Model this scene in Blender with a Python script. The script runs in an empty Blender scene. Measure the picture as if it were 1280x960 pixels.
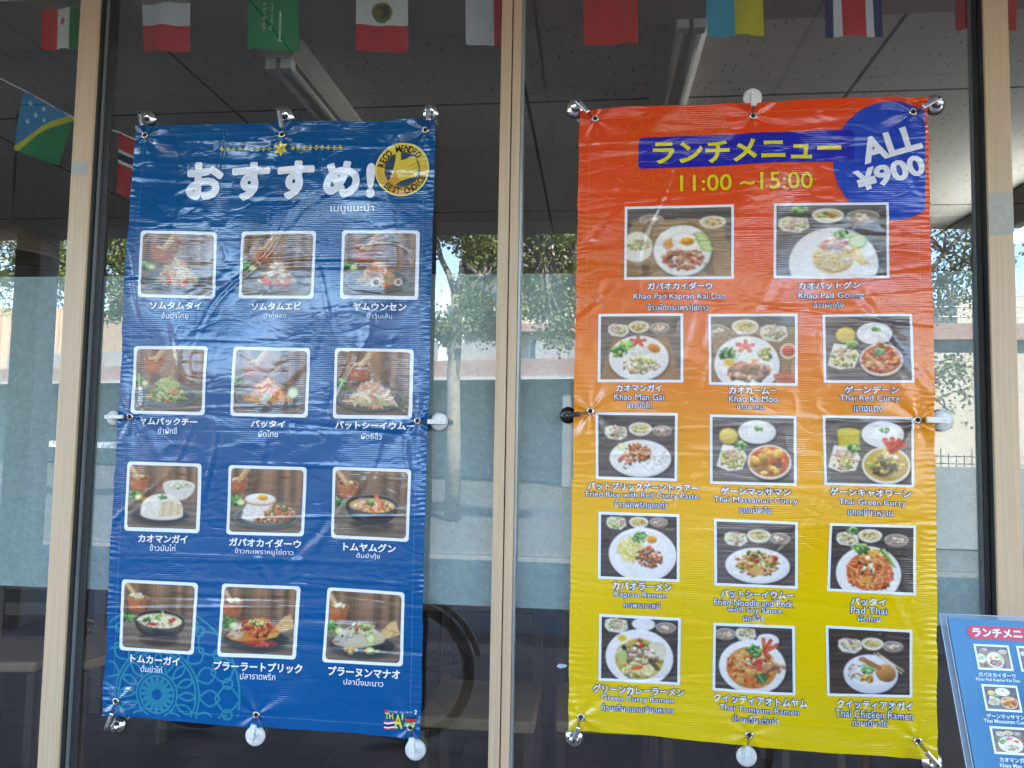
import bpy, bmesh, math, random
import numpy as np
from mathutils import Vector, Matrix

random.seed(7)
sc = bpy.context.scene
COL = sc.collection
rad = math.radians

# ------------------------------------------------------------------ camera, sky, sun, exposure
CAM = np.array((0.0, -2.12, 1.5))
FPX = 930.0
def cam_axes(p, y, r):
    cp, sp, cy, sy, cr, sr = math.cos(p), math.sin(p), math.cos(y), math.sin(y), math.cos(r), math.sin(r)
    f = np.array((-sy * cp, cy * cp, sp)); ri = np.array((cy, sy, 0.0)); u = np.cross(ri, f)
    return cr * ri + sr * u, -sr * ri + cr * u, f
AX = cam_axes(rad(3.745), rad(6.273), rad(0.984))
cd = bpy.data.cameras.new('camera'); cam = bpy.data.objects.new('camera', cd); COL.objects.link(cam)
cd.sensor_width = 36.0; cd.lens = FPX / 1280 * 36; cd.clip_start = 0.02; cd.clip_end = 3000
M4 = Matrix(((AX[0][0], AX[1][0], -AX[2][0], CAM[0]), (AX[0][1], AX[1][1], -AX[2][1], CAM[1]),
             (AX[0][2], AX[1][2], -AX[2][2], CAM[2]), (0, 0, 0, 1)))
cam.matrix_world = M4
sc.camera = cam

SUN_EL, SUN_ROT = rad(57), rad(28)
w = bpy.data.worlds.new('World'); sc.world = w; w.use_nodes = True
wn = w.node_tree.nodes; wl = w.node_tree.links
bg = wn['Background']; sky = wn.new('ShaderNodeTexSky'); sky.sky_type = 'NISHITA'; sky.sun_disc = False
sky.sun_elevation = SUN_EL; sky.sun_rotation = SUN_ROT; sky.air_density = 1.0; sky.dust_density = 0.15; sky.ozone_density = 2.6
wl.new(sky.outputs[0], bg.inputs[0]); bg.inputs[1].default_value = 0.15
sl = bpy.data.lights.new('sun', 'SUN'); sl.energy = 4.5; sl.angle = rad(0.5); sl.color = (1.0, 0.95, 0.87)
so = bpy.data.objects.new('sun', sl); COL.objects.link(so)
sdir = Vector((math.sin(SUN_ROT) * math.cos(SUN_EL), math.cos(SUN_ROT) * math.cos(SUN_EL), math.sin(SUN_EL)))
so.rotation_euler = (-sdir).to_track_quat('-Z', 'Y').to_euler(); so.location = sdir * 40
vs = sc.view_settings; sc.display_settings.display_device = 'sRGB'
vs.view_transform = 'Standard'; vs.look = 'None'; vs.gamma = 1.0; vs.use_curve_mapping = False
vs.exposure = 3.68
sc.render.engine = 'CYCLES'
cy_ = sc.cycles
cy_.use_denoising = True; cy_.max_bounces = 8; cy_.diffuse_bounces = 4; cy_.glossy_bounces = 4; cy_.transparent_max_bounces = 12
cy_.sample_clamp_indirect = 6.0
cy_.caustics_reflective = False; cy_.caustics_refractive = False

# ------------------------------------------------------------------ measuring helpers
def rays(px, py):
    return AX[0] * (px - 640) / FPX + AX[1] * (480 - py) / FPX + AX[2]
def at(px, py, y=0.0):                       # the point of the plane y that stands at a pixel of the photograph
    v = rays(px, py); t = (y - CAM[1]) / v[1]
    return CAM + v * t
def mir(px, py, V):                          # a thing seen in the glass, V metres off: it stands out in the street
    v = rays(px, py); p = CAM + v / v[1] * V
    return np.array((p[0], -p[1], p[2]))

# ------------------------------------------------------------------ object helpers
def link(o, parent=None):
    COL.objects.link(o)
    if parent is not None: o.parent = parent
    return o
def tag(o, label=None, cat=None, group=None, kind=None):
    if label: o['label'] = label
    if cat: o['category'] = cat
    if group: o['group'] = group
    if kind: o['kind'] = kind
    return o
def thing(name, loc, label, cat, group=None):
    o = bpy.data.objects.new(name, None); link(o); o.location = loc; o.empty_display_size = 0.1
    return tag(o, label, cat, group)
def mesh(name, V, F, mat, parent=None, smooth=False, bevel=0.0, mats=None, fm=None):
    me = bpy.data.meshes.new(name)
    V = np.asarray(V, float)
    if parent is not None:
        V = V - np.array(parent.location) - (np.array(parent.parent.location) if parent.parent else 0)
    me.from_pydata(V.tolist(), [], [tuple(f) for f in F]); me.update()
    for m in (mats or [mat]): me.materials.append(m)
    if fm: me.polygons.foreach_set('material_index', fm)
    if smooth: me.polygons.foreach_set('use_smooth', [True] * len(me.polygons))
    o = bpy.data.objects.new(name, me); link(o, parent)
    if bevel > 0:
        b = o.modifiers.new('bevel', 'BEVEL'); b.width = bevel; b.segments = 2; b.limit_method = 'ANGLE'
    return o
class MB:
    def __init__(s): s.V = []; s.F = []
    def add(s, V, F):
        n = len(s.V); s.V += [tuple(map(float, v)) for v in V]; s.F += [tuple(i + n for i in f) for f in F]; return s
    def box(s, a, b):
        (x0, y0, z0), (x1, y1, z1) = a, b
        V = [(x, y, z) for z in (z0, z1) for y in (y0, y1) for x in (x0, x1)]
        return s.add(V, [(0, 2, 3, 1), (4, 5, 7, 6), (0, 1, 5, 4), (2, 6, 7, 3), (0, 4, 6, 2), (1, 3, 7, 5)])
    def obox(s, c, ax, ay, az):               # oriented box: centre and three half axes
        c, ax, ay, az = map(np.array, (c, ax, ay, az))
        V = [c + i * ax + j * ay + k * az for k in (-1, 1) for j in (-1, 1) for i in (-1, 1)]
        return s.add(V, [(0, 2, 3, 1), (4, 5, 7, 6), (0, 1, 5, 4), (2, 6, 7, 3), (0, 4, 6, 2), (1, 3, 7, 5)])
    def tube(s, pts, r, n=8, cap=True):
        pts = [np.array(p, float) for p in pts]; R = r if hasattr(r, '__len__') else [r] * len(pts)
        V = []; F = []; ref = None
        for i, p in enumerate(pts):
            t = pts[min(i + 1, len(pts) - 1)] - pts[max(i - 1, 0)]; t = t / (np.linalg.norm(t) + 1e-9)
            if ref is None:
                ref = np.array((0, 0, 1.0)) if abs(t[2]) < 0.9 else np.array((1.0, 0, 0))
            u = np.cross(t, ref); u /= np.linalg.norm(u) + 1e-9; v = np.cross(u, t); ref = v
            V += [p + R[i] * (math.cos(2 * math.pi * k / n) * u + math.sin(2 * math.pi * k / n) * v) for k in range(n)]
        for i in range(len(pts) - 1):
            for k in range(n):
                F.append((i * n + k, i * n + (k + 1) % n, (i + 1) * n + (k + 1) % n, (i + 1) * n + k))
        if cap:
            F.append(tuple(range(n - 1, -1, -1))); F.append(tuple((len(pts) - 1) * n + k for k in range(n)))
        return s.add(V, F)
    def lathe_y(s, c, prof, n=28):            # profile (radius, distance out towards -y)
        V = []; F = []
        for r, d in prof:
            V += [(c[0] + r * math.cos(2 * math.pi * k / n), c[1] - d, c[2] + r * math.sin(2 * math.pi * k / n)) for k in range(n)]
        for i in range(len(prof) - 1):
            for k in range(n):
                F.append((i * n + k, i * n + (k + 1) % n, (i + 1) * n + (k + 1) % n, (i + 1) * n + k))
        if prof[-1][0] > 1e-6: F.append(tuple((len(prof) - 1) * n + k for k in range(n)))
        return s.add(V, F)
    def torus(s, c, R, r, axis='y', n=24, m=8):
        V = []; F = []
        for i in range(n):
            a = 2 * math.pi * i / n
            for j in range(m):
                b = 2 * math.pi * j / m; q = R + r * math.cos(b); h = r * math.sin(b)
                p = (q * math.cos(a), h, q * math.sin(a)) if axis == 'y' else ((h, q * math.cos(a), q * math.sin(a)) if axis == 'x' else (q * math.cos(a), q * math.sin(a), h))
                V.append((c[0] + p[0], c[1] + p[1], c[2] + p[2]))
        for i in range(n):
            for j in range(m):
                F.append((i * m + j, i * m + (j + 1) % m, ((i + 1) % n) * m + (j + 1) % m, ((i + 1) % n) * m + j))
        return s.add(V, F)
    def done(s, name, mat, parent=None, **k): return mesh(name, s.V, s.F, mat, parent, **k)

# ------------------------------------------------------------------ materials
def S(h):                                     # '#rrggbb' -> linear
    c = np.array([int(h[i:i + 2], 16) for i in (1, 3, 5)]) / 255.0
    return tuple(np.where(c <= 0.04045, c / 12.92, ((c + 0.055) / 1.055) ** 2.4))
_mc = {}
def nodes(name):
    m = bpy.data.materials.new(name); m.use_nodes = True
    nt = m.node_tree; return m, nt, nt.nodes['Principled BSDF']
def N(nt, t, **k):
    n = nt.nodes.new(t)
    for a, b in k.items():
        if a in n.inputs: n.inputs[a].default_value = b
        else: setattr(n, a, b)
    return n
def plain(name, col, rough=0.5, metal=0.0, var=0.12, scale=8.0, bump=0.0, spec=0.5, stretch=(1, 1, 1), bscale=None):
    key = (name,)
    if key in _mc: return _mc[key]
    m, nt, p = nodes(name); col = S(col) if isinstance(col, str) else col
    p.inputs['Roughness'].default_value = rough; p.inputs['Metallic'].default_value = metal; p.inputs['Specular IOR Level'].default_value = spec
    g = N(nt, 'ShaderNodeNewGeometry'); mp = N(nt, 'ShaderNodeMapping'); mp.inputs['Scale'].default_value = stretch
    nt.links.new(g.outputs['Position'], mp.inputs[0])
    no = N(nt, 'ShaderNodeTexNoise', Scale=scale, Detail=6.0, Roughness=0.6); nt.links.new(mp.outputs[0], no.inputs['Vector'])
    r = N(nt, 'ShaderNodeValToRGB'); r.color_ramp.elements[0].position = 0.3; r.color_ramp.elements[1].position = 0.7
    r.color_ramp.elements[0].color = (*[c * (1 - var) for c in col], 1); r.color_ramp.elements[1].color = (*[min(1, c * (1 + var)) for c in col], 1)
    nt.links.new(no.outputs[0], r.inputs[0]); nt.links.new(r.outputs[0], p.inputs['Base Color'])
    if bump:
        b = N(nt, 'ShaderNodeBump', Strength=bump, Distance=0.01)
        n2 = N(nt, 'ShaderNodeTexNoise', Scale=bscale or scale * 6, Detail=4.0); nt.links.new(mp.outputs[0], n2.inputs['Vector'])
        nt.links.new(n2.outputs[0], b.inputs['Height']); nt.links.new(b.outputs[0], p.inputs['Normal'])
    _mc[key] = m; return m

# one bump group for everything printed on vinyl, so ink and sheet share the same weave and creases
vg = bpy.data.node_groups.new('vinyl_relief', 'ShaderNodeTree')
vg.interface.new_socket('Normal', in_out='OUTPUT', socket_type='NodeSocketVector')
def _vg():
    nt = vg; out = N(nt, 'NodeGroupOutput'); g = N(nt, 'ShaderNodeNewGeometry')
    sep = N(nt, 'ShaderNodeSeparateXYZ'); nt.links.new(g.outputs['Position'], sep.inputs[0])
    # horizontal ribs of the woven backing, stronger in patches
    mz = N(nt, 'ShaderNodeMath', operation='MULTIPLY'); mz.inputs[1].default_value = 2 * math.pi / 0.0062; nt.links.new(sep.outputs[2], mz.inputs[0])
    wob = N(nt, 'ShaderNodeTexNoise', Scale=14.0, Detail=2.0); nt.links.new(g.outputs['Position'], wob.inputs['Vector'])
    wa = N(nt, 'ShaderNodeMath', operation='MULTIPLY_ADD'); wa.inputs[1].default_value = 3.0; nt.links.new(wob.outputs[0], wa.inputs[0]); nt.links.new(mz.outputs[0], wa.inputs[2])
    sn = N(nt, 'ShaderNodeMath', operation='SINE'); nt.links.new(wa.outputs[0], sn.inputs[0])
    pa = N(nt, 'ShaderNodeTexNoise', Scale=5.0, Detail=3.0); nt.links.new(g.outputs['Position'], pa.inputs['Vector'])
    pr = N(nt, 'ShaderNodeMapRange'); pr.inputs[1].default_value = 0.46; pr.inputs[2].default_value = 0.70; pr.inputs[3].default_value = 0.0; pr.inputs[4].default_value = 1.0
    nt.links.new(pa.outputs[0], pr.inputs[0])
    rb = N(nt, 'ShaderNodeMath', operation='MULTIPLY'); nt.links.new(sn.outputs[0], rb.inputs[0]); nt.links.new(pr.outputs[0], rb.inputs[1])
    b1 = N(nt, 'ShaderNodeBump', Strength=1.0, Distance=0.00015); nt.links.new(rb.outputs[0], b1.inputs['Height'])
    # small crumples, drawn out sideways
    mp = N(nt, 'ShaderNodeMapping'); mp.inputs['Scale'].default_value = (0.55, 1, 1.25); nt.links.new(g.outputs['Position'], mp.inputs[0])
    n1 = N(nt, 'ShaderNodeTexNoise', Scale=22.0, Detail=4.0, Roughness=0.55, Distortion=0.8); nt.links.new(mp.outputs[0], n1.inputs['Vector'])
    b2 = N(nt, 'ShaderNodeBump', Strength=1.0, Distance=0.0010); nt.links.new(n1.outputs[0], b2.inputs['Height']); nt.links.new(b1.outputs[0], b2.inputs['Normal'])
    vo = N(nt, 'ShaderNodeTexVoronoi', feature='DISTANCE_TO_EDGE', Scale=13.0); 
    di = N(nt, 'ShaderNodeTexNoise', Scale=9.0, Detail=3.0); nt.links.new(mp.outputs[0], di.inputs['Vector'])
    ad = N(nt, 'ShaderNodeVectorMath', operation='MULTIPLY_ADD'); ad.inputs[1].default_value = (0.14, 0.14, 0.14)
    nt.links.new(di.outputs[1], ad.inputs[0]); nt.links.new(mp.outputs[0], ad.inputs[2]); nt.links.new(ad.outputs[0], vo.inputs['Vector'])
    vr = N(nt, 'ShaderNodeMapRange'); vr.inputs[1].default_value = 0.0; vr.inputs[2].default_value = 0.12; nt.links.new(vo.outputs[0], vr.inputs[0])
    b3 = N(nt, 'ShaderNodeBump', Strength=0.6, Distance=0.0005); nt.links.new(vr.outputs[0], b3.inputs['Height']); nt.links.new(b2.outputs[0], b3.inputs['Normal'])
    nt.links.new(b3.outputs[0], out.inputs[0])
_vg()
def printed(name, col=None, rough=0.17):
    if name in _mc: return _mc[name]
    m, nt, p = nodes(name)
    if col is None:
        a = N(nt, 'ShaderNodeVertexColor'); a.layer_name = 'Col'; nt.links.new(a.outputs[0], p.inputs['Base Color'])
    else: p.inputs['Base Color'].default_value = (*(S(col) if isinstance(col, str) else col), 1)
    p.inputs['Roughness'].default_value = rough; p.inputs['Specular IOR Level'].default_value = 0.75
    gn = N(nt, 'ShaderNodeGroup'); gn.node_tree = vg; nt.links.new(gn.outputs[0], p.inputs['Normal'])
    _mc[name] = m; return m

def glass_mat():
    m = bpy.data.materials.new('window_glass'); m.use_nodes = True; nt = m.node_tree; nt.nodes.clear()
    o = N(nt, 'ShaderNodeOutputMaterial'); mx = N(nt, 'ShaderNodeMixShader'); t = N(nt, 'ShaderNodeBsdfTransparent'); g = N(nt, 'ShaderNodeBsdfGlossy')
    t.inputs[0].default_value = (0.90, 0.94, 0.93, 1); g.inputs['Roughness'].default_value = 0.0; g.inputs[0].default_value = (1, 1, 1, 1)
    ge = N(nt, 'ShaderNodeNewGeometry'); dt = N(nt, 'ShaderNodeVectorMath', operation='DOT_PRODUCT'); nt.links.new(ge.outputs['Incoming'], dt.inputs[0]); nt.links.new(ge.outputs['Normal'], dt.inputs[1])
    ab = N(nt, 'ShaderNodeMath', operation='ABSOLUTE'); nt.links.new(dt.outputs['Value'], ab.inputs[0]); om = N(nt, 'ShaderNodeMath', operation='SUBTRACT'); om.inputs[0].default_value = 1.0; nt.links.new(ab.outputs[0], om.inputs[1])
    pw = N(nt, 'ShaderNodeMath', operation='POWER'); pw.inputs[1].default_value = 5.0; nt.links.new(om.outputs[0], pw.inputs[0])
    f = N(nt, 'ShaderNodeMath', operation='MULTIPLY_ADD'); f.inputs[1].default_value = 0.85; f.inputs[2].default_value = 0.148; nt.links.new(pw.outputs[0], f.inputs[0])   # two faces of a pane, stronger at grazing angles
    nt.links.new(f.outputs[0], mx.inputs[0]); nt.links.new(t.outputs[0], mx.inputs[1]); nt.links.new(g.outputs[0], mx.inputs[2])
    # a thin uneven coat of dust and dried rain runs
    du = N(nt, 'ShaderNodeBsdfDiffuse'); du.inputs[0].default_value = (0.58, 0.50, 0.43, 1); md = N(nt, 'ShaderNodeMixShader')
    ma = N(nt, 'ShaderNodeMapping'); ma.inputs['Scale'].default_value = (14, 1, 1.3); nt.links.new(ge.outputs['Position'], ma.inputs[0])
    na = N(nt, 'ShaderNodeTexNoise', Scale=2.2, Detail=6.0, Roughness=0.65); nt.links.new(ma.outputs[0], na.inputs['Vector'])
    nb = N(nt, 'ShaderNodeTexNoise', Scale=2.6, Detail=5.0); nt.links.new(ge.outputs['Position'], nb.inputs['Vector'])
    mu = N(nt, 'ShaderNodeMath', operation='MULTIPLY'); nt.links.new(na.outputs[0], mu.inputs[0]); nt.links.new(nb.outputs[0], mu.inputs[1])
    mr = N(nt, 'ShaderNodeMapRange'); mr.inputs[1].default_value = 0.12; mr.inputs[2].default_value = 0.42; mr.inputs[3].default_value = 0.006; mr.inputs[4].default_value = 0.032; nt.links.new(mu.outputs[0], mr.inputs[0])
    nt.links.new(mr.outputs[0], md.inputs[0]); nt.links.new(mx.outputs[0], md.inputs[1]); nt.links.new(du.outputs[0], md.inputs[2])
    nt.links.new(md.outputs[0], o.inputs[0]); return m
def clear_mat():
    m = bpy.data.materials.new('window_glass_core'); m.use_nodes = True; nt = m.node_tree; nt.nodes.clear()
    o = N(nt, 'ShaderNodeOutputMaterial'); t = N(nt, 'ShaderNodeBsdfTransparent'); t.inputs[0].default_value = (0.97, 0.99, 0.98, 1)
    nt.links.new(t.outputs[0], o.inputs[0]); return m
GLASS, CORE = glass_mat(), clear_mat()
def film_mat():
    m, nt, p = nodes('washi_film'); g = N(nt, 'ShaderNodeNewGeometry')
    n = N(nt, 'ShaderNodeTexNoise', Scale=60.0, Detail=6.0, Roughness=0.7); nt.links.new(g.outputs['Position'], n.inputs['Vector'])
    r = N(nt, 'ShaderNodeValToRGB'); r.color_ramp.elements[0].position = 0.3; r.color_ramp.elements[1].position = 0.75
    r.color_ramp.elements[0].color = (0.29, 0.345, 0.335, 1); r.color_ramp.elements[1].color = (0.43, 0.49, 0.475, 1)
    nt.links.new(n.outputs[0], r.inputs[0]); nt.links.new(r.outputs[0], p.inputs['Base Color'])
    p.inputs['Roughness'].default_value = 0.7; p.inputs['Specular IOR Level'].default_value = 0.1
    return m
FILM = film_mat()
FIBRE = plain('washi_fibre', (0.56, 0.62, 0.60), 0.7, var=0.1)
def pavers():
    m, nt, p = nodes('brick_pavers'); g = N(nt, 'ShaderNodeNewGeometry')
    b = N(nt, 'ShaderNodeTexBrick', Scale=1.0); b.inputs['Brick Width'].default_value = 0.40; b.inputs['Row Height'].default_value = 0.20; b.inputs['Mortar Size'].default_value = 0.006
    b.inputs['Color1'].default_value = (0.20, 0.125, 0.092, 1); b.inputs['Color2'].default_value = (0.115, 0.072, 0.056, 1); b.inputs['Mortar'].default_value = (0.03, 0.027, 0.025, 1)
    nt.links.new(g.outputs['Position'], b.inputs['Vector'])
    n = N(nt, 'ShaderNodeTexNoise', Scale=3.0, Detail=8.0); nt.links.new(g.outputs['Position'], n.inputs['Vector'])
    mx = N(nt, 'ShaderNodeMix', data_type='RGBA', blend_type='OVERLAY'); mx.inputs[0].default_value = 0.5
    nt.links.new(b.outputs[0], mx.inputs[6]); nt.links.new(n.outputs[0], mx.inputs[7]); nt.links.new(mx.outputs[2], p.inputs['Base Color'])
    p.inputs['Roughness'].default_value = 0.8
    return m
def soffit_mat():
    m, nt, p = nodes('mineral_fibre_board'); g = N(nt, 'ShaderNodeNewGeometry')
    b = N(nt, 'ShaderNodeTexBrick', Scale=1.0); b.offset = 0.0; b.inputs['Brick Width'].default_value = 1.35; b.inputs['Row Height'].default_value = 1.6; b.inputs['Mortar Size'].default_value = 0.008
    b.inputs['Color1'].default_value = (0.72, 0.68, 0.64, 1); b.inputs['Color2'].default_value = (0.69, 0.65, 0.61, 1); b.inputs['Mortar'].default_value = (0.05, 0.045, 0.04, 1)
    mo = N(nt, 'ShaderNodeMapping'); mo.inputs['Location'].default_value = (0.30, 0.55, 0); nt.links.new(g.outputs['Position'], mo.inputs[0]); nt.links.new(mo.outputs[0], b.inputs['Vector'])
    mp = N(nt, 'ShaderNodeMapping'); mp.inputs['Scale'].default_value = (1.3, 0.42, 1); nt.links.new(g.outputs['Position'], mp.inputs[0])
    v = N(nt, 'ShaderNodeTexVoronoi', Scale=30.0); v.inputs['Randomness'].default_value = 1.0; nt.links.new(mp.outputs[0], v.inputs['Vector'])
    r = N(nt, 'ShaderNodeMapRange'); r.inputs[1].default_value = 0.10; r.inputs[2].default_value = 0.20; r.inputs[3].default_value = 0.40; r.inputs[4].default_value = 1.0
    nt.links.new(v.outputs[0], r.inputs[0])
    mx = N(nt, 'ShaderNodeMix', data_type='RGBA', blend_type='MULTIPLY'); mx.inputs[0].default_value = 1.0
    nt.links.new(b.outputs[0], mx.inputs[6]); nt.links.new(r.outputs[0], mx.inputs[7]); nt.links.new(mx.outputs[2], p.inputs['Base Color'])
    p.inputs['Roughness'].default_value = 0.9
    return m
BEIGE = plain('beige_aluminium', '#c5a988', 0.40, 0.0, 0.10, 3.0, stretch=(45, 45, 0.9), bump=0.08, bscale=40)
DARKAL = plain('dark_channel', (0.035, 0.034, 0.032), 0.5, 0.0, 0.2, 10)
SILVER = plain('bare_aluminium', (0.42, 0.44, 0.45), 0.35, 0.6, 0.1, 6)
CHROME = plain('chrome', (0.85, 0.85, 0.86), 0.24, 1.0, 0.04, 4)
WPLAS = plain('white_plastic', (0.74, 0.73, 0.71), 0.35, 0.0, 0.05, 30)
BPLAS = plain('black_plastic', (0.012, 0.012, 0.013), 0.3, 0.0, 0.1, 30)
RUBBER = plain('dark_rubber', (0.02, 0.02, 0.022), 0.6, 0.0, 0.1, 30)
BRASS = plain('nickel_eyelet', (0.72, 0.68, 0.58), 0.25, 0.9, 0.08, 40)
HOLE = plain('dark_hole', (0.02, 0.02, 0.02), 0.8, 0.0, 0.1, 30)
TAPE = plain('old_tape', (0.40, 0.38, 0.34), 0.5, 0.0, 0.12, 60)

# ------------------------------------------------------------------ the ground outside
ASPH = plain('asphalt', (0.036, 0.037, 0.038), 0.9, var=0.2, scale=2.0)
PALE = plain('pale_paving', (0.07, 0.068, 0.064), 0.85, var=0.12, scale=1.5)
PAV = pavers()
tag(MB().add([(-600, -900, -0.13), (600, -900, -0.13), (600, 300, -0.13), (-600, 300, -0.13)], [(0, 1, 2, 3)]).done('ground', ASPH), kind='structure')
tag(MB().box((-16, -3.22, -0.12), (16, 0.02, 0.0)).done('arcade_pavement', PAV), kind='structure')
tag(MB().box((-40, -7.0, -0.12), (40, -3.52, -0.004)).done('pavement', PALE), kind='structure')
tag(MB().box((-16, -3.52, -0.12), (16, -3.22, -0.06)).done('drain_channel', plain('wet_concrete', (0.05, 0.05, 0.05), 0.8)), kind='structure')
g = MB()
for k in range(5):
    y = -3.26 - k * 0.055
    g.box((-6, y - 0.012, -0.03), (6, y + 0.012, -0.002))
for k in range(25):
    x = -6 + k * 0.5
    g.box((x - 0.03, -3.50, -0.035), (x + 0.03, -3.24, -0.004))
tag(g.done('drain_grate', plain('rusty_grate', (0.16, 0.11, 0.08), 0.7)), 'rusty slotted drain grate along the edge of the brick paving', 'drain grate')
# road markings and kerb
tag(MB().box((-40, -7.15, -0.13), (40, -7.0, 0.012)).done('kerb', plain('kerb_stone', (0.06, 0.06, 0.058), 0.8)), kind='structure')

# ------------------------------------------------------------------ the building that carries the shop front and the arcade
bt = thing('shop_building', (0, 0, 0), 'low shop building whose arcade ceiling of speckled boards is mirrored in the glass', 'building')
SOFF = soffit_mat()
CONC = plain('painted_concrete', (0.46, 0.42, 0.38), 0.85, var=0.1, scale=3.0)
MB().box((-14, -3.02, 3.54), (14, 0.35, 3.58)).done('soffit', SOFF, bt)
MB().box((-14, -3.34, 3.585), (14, 6.4, 5.8)).done('roof', CONC, bt)  # unseen upper block, made tall so its shadow covers the near street
MB().box((-14, -3.36, 2.99), (14, -3.03, 3.70)).done('fascia_beam', CONC, bt)
pc = mir(36, 420, 5.25)
for x in (pc[0], pc[0] - 4.4, pc[0] + 7.6):
    MB().box((x - 0.105, -3.28, -0.005), (x + 0.105, -3.07, 3.0)).done('column', plain('brown_column', (0.16, 0.145, 0.13), 0.7), bt, bevel=0.01)
MB().box((-14, 0.0, 2.86), (14, 0.30, 3.535)).done('wall', CONC, bt)
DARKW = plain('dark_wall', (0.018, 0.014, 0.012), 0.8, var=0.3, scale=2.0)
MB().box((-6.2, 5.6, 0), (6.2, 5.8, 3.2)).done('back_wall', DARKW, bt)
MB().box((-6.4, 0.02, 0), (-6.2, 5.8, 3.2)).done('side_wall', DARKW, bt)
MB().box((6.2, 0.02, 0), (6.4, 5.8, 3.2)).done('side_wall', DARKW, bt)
MB().box((-6.2, 0.30, 2.95), (6.2, 5.6, 3.05)).done('inner_ceiling', SOFF, bt)
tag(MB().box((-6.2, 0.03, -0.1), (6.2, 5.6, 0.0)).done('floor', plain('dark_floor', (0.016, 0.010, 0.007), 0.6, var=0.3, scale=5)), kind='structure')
# unlit strip lights on the ceiling of the room
def strip_light(pxa, pya, pxb, pyb, wid, lab):
    H = 2.90
    def pt(px, py):
        v = rays(px, py); V = (H - 1.5) / (v[2] / v[1]); return at(px, py, V - 2.12)
    a, b = pt(pxa, pya), pt(pxb, pyb); x = (a[0] + b[0]) / 2; y0, y1 = min(a[1], b[1]), max(a[1], b[1])
    t = thing('strip_light', (x, (y0 + y1) / 2, 2.948), lab, 'ceiling light', 'unlit strip lights on the room ceiling')
    m = MB(); prof = [(-wid / 2, 2.945), (-wid / 2, 2.92), (-wid * 0.30, 2.87), (wid * 0.30, 2.87), (wid / 2, 2.92), (wid / 2, 2.945)]
    V = [(x + q[0], y, q[1]) for y in (y0, y1) for q in prof]; n = len(prof)
    m.add(V, [(i, i + 1, n + i + 1, n + i) for i in range(n - 1)] + [tuple(range(n)), tuple(range(2 * n - 1, n - 1, -1))])
    m.done('housing', plain('lamp_housing', (0.55, 0.52, 0.48), 0.5, var=0.06), t)
    for s in (-1, 1):
        MB().tube([(x + s * wid * 0.17, y0 + 0.02, 2.852), (x + s * wid * 0.17, y1 - 0.02, 2.852)], 0.013, 10).done('tube', plain('dead_tube', (0.62, 0.61, 0.58), 0.3), t, smooth=True)
        MB().box((x + s * wid * 0.17 - 0.02, y0 + 0.005, 2.83), (x + s * wid * 0.17 + 0.02, y0 + 0.045, 2.869)).done('lampholder', WPLAS, t)
strip_light(856, 8, 838, 150, 0.16, 'unlit twin tube light on the ceiling above the orange banner')
strip_light(346, 62, 462, 200, 0.17, 'unlit twin tube light on the ceiling above the blue banner')

# ------------------------------------------------------------------ across the street (seen mirrored in the glass)
CREAM = plain('cream_render', (0.46, 0.41, 0.32), 0.85, var=0.05, scale=1.0)
WHITE_R = plain('white_render', (0.54, 0.52, 0.48), 0.85, var=0.05, scale=1.0)
BROWN = plain('brown_band', (0.26, 0.17, 0.14), 0.8, var=0.1, scale=2.0)
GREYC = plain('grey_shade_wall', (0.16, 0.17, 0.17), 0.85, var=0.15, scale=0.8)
PANE = plain('far_window_pane', (0.10, 0.13, 0.15), 0.08, var=0.2, scale=1.0)
FRAME = plain('far_window_frame', (0.55, 0.55, 0.53), 0.5)
RAIL = plain('steel_rail', (0.30, 0.31, 0.31), 0.5, 0.4)

# four storey flats
V = 40.0
x0, x1 = mir(581, 400, V)[0], mir(1010, 400, V)[0]; yf = -(V - 2.12)
fb = thing('apartment_building', ((x0 + x1) / 2, yf, 0), 'cream block of flats with brown floor bands behind the street tree', 'building')
MB().box((x0, yf - 9, -0.1), (x1, yf, 17.5)).done('wall', CREAM, fb)
lv = []
for k, py in enumerate((412, 335, 258)):
    z = mir(640, py, V)[2]; lv.append(z)
    MB().box((x0 - 0.2, yf, z - 0.25), (x1 + 0.2, yf + 1.1, z + 0.18)).done('floor_band', BROWN, fb)
    MB().box((x0 - 0.1, yf + 0.95, z + 0.18), (x1 + 0.1, yf + 1.07, z + 1.05)).done('balcony_wall', CREAM, fb)
nw = 0
for k, z in enumerate([lv[0] - 3.3] + lv):
    xx = x0 + 0.8
    while xx < x1 - 2.5:
        wd = (1.7, 2.3, 1.9)[nw % 3]; nw += 1
        zb = z + (0.9 if k == 0 else 0.35)
        f = MB().box((xx - 0.08, yf + 0.001, zb - 0.08), (xx + wd + 0.08, yf + 0.06, zb + 1.78)).done('window', FRAME, fb)
        MB().box((xx, yf + 0.061, zb), (xx + wd / 2 - 0.03, yf + 0.075, zb + 1.7)).box((xx + wd / 2 + 0.03, yf + 0.061, zb), (xx + wd, yf + 0.075, zb + 1.7)).done('pane', PANE, f)
        xx += wd + 1.15
# slim white tower
V = 62.0; a, b = mir(553, 362, V), mir(572, 362, V); y = -(V - 2.12)
t = thing('tower_block', ((a[0] + b[0]) / 2, y, 0), 'slim white tower block left of the flats, far behind the forked tree', 'building')
MB().box((a[0], y - 6, -0.1), (b[0] + 1, y, a[2])).done('wall', WHITE_R, t)
for k in range(5):
    f = MB().box((a[0] + 0.5, y + 0.001, a[2] - 2.6 - k * 3), (b[0] - 0.2, y + 0.05, a[2] - 1.4 - k * 3)).done('window', PANE, t)
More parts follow.
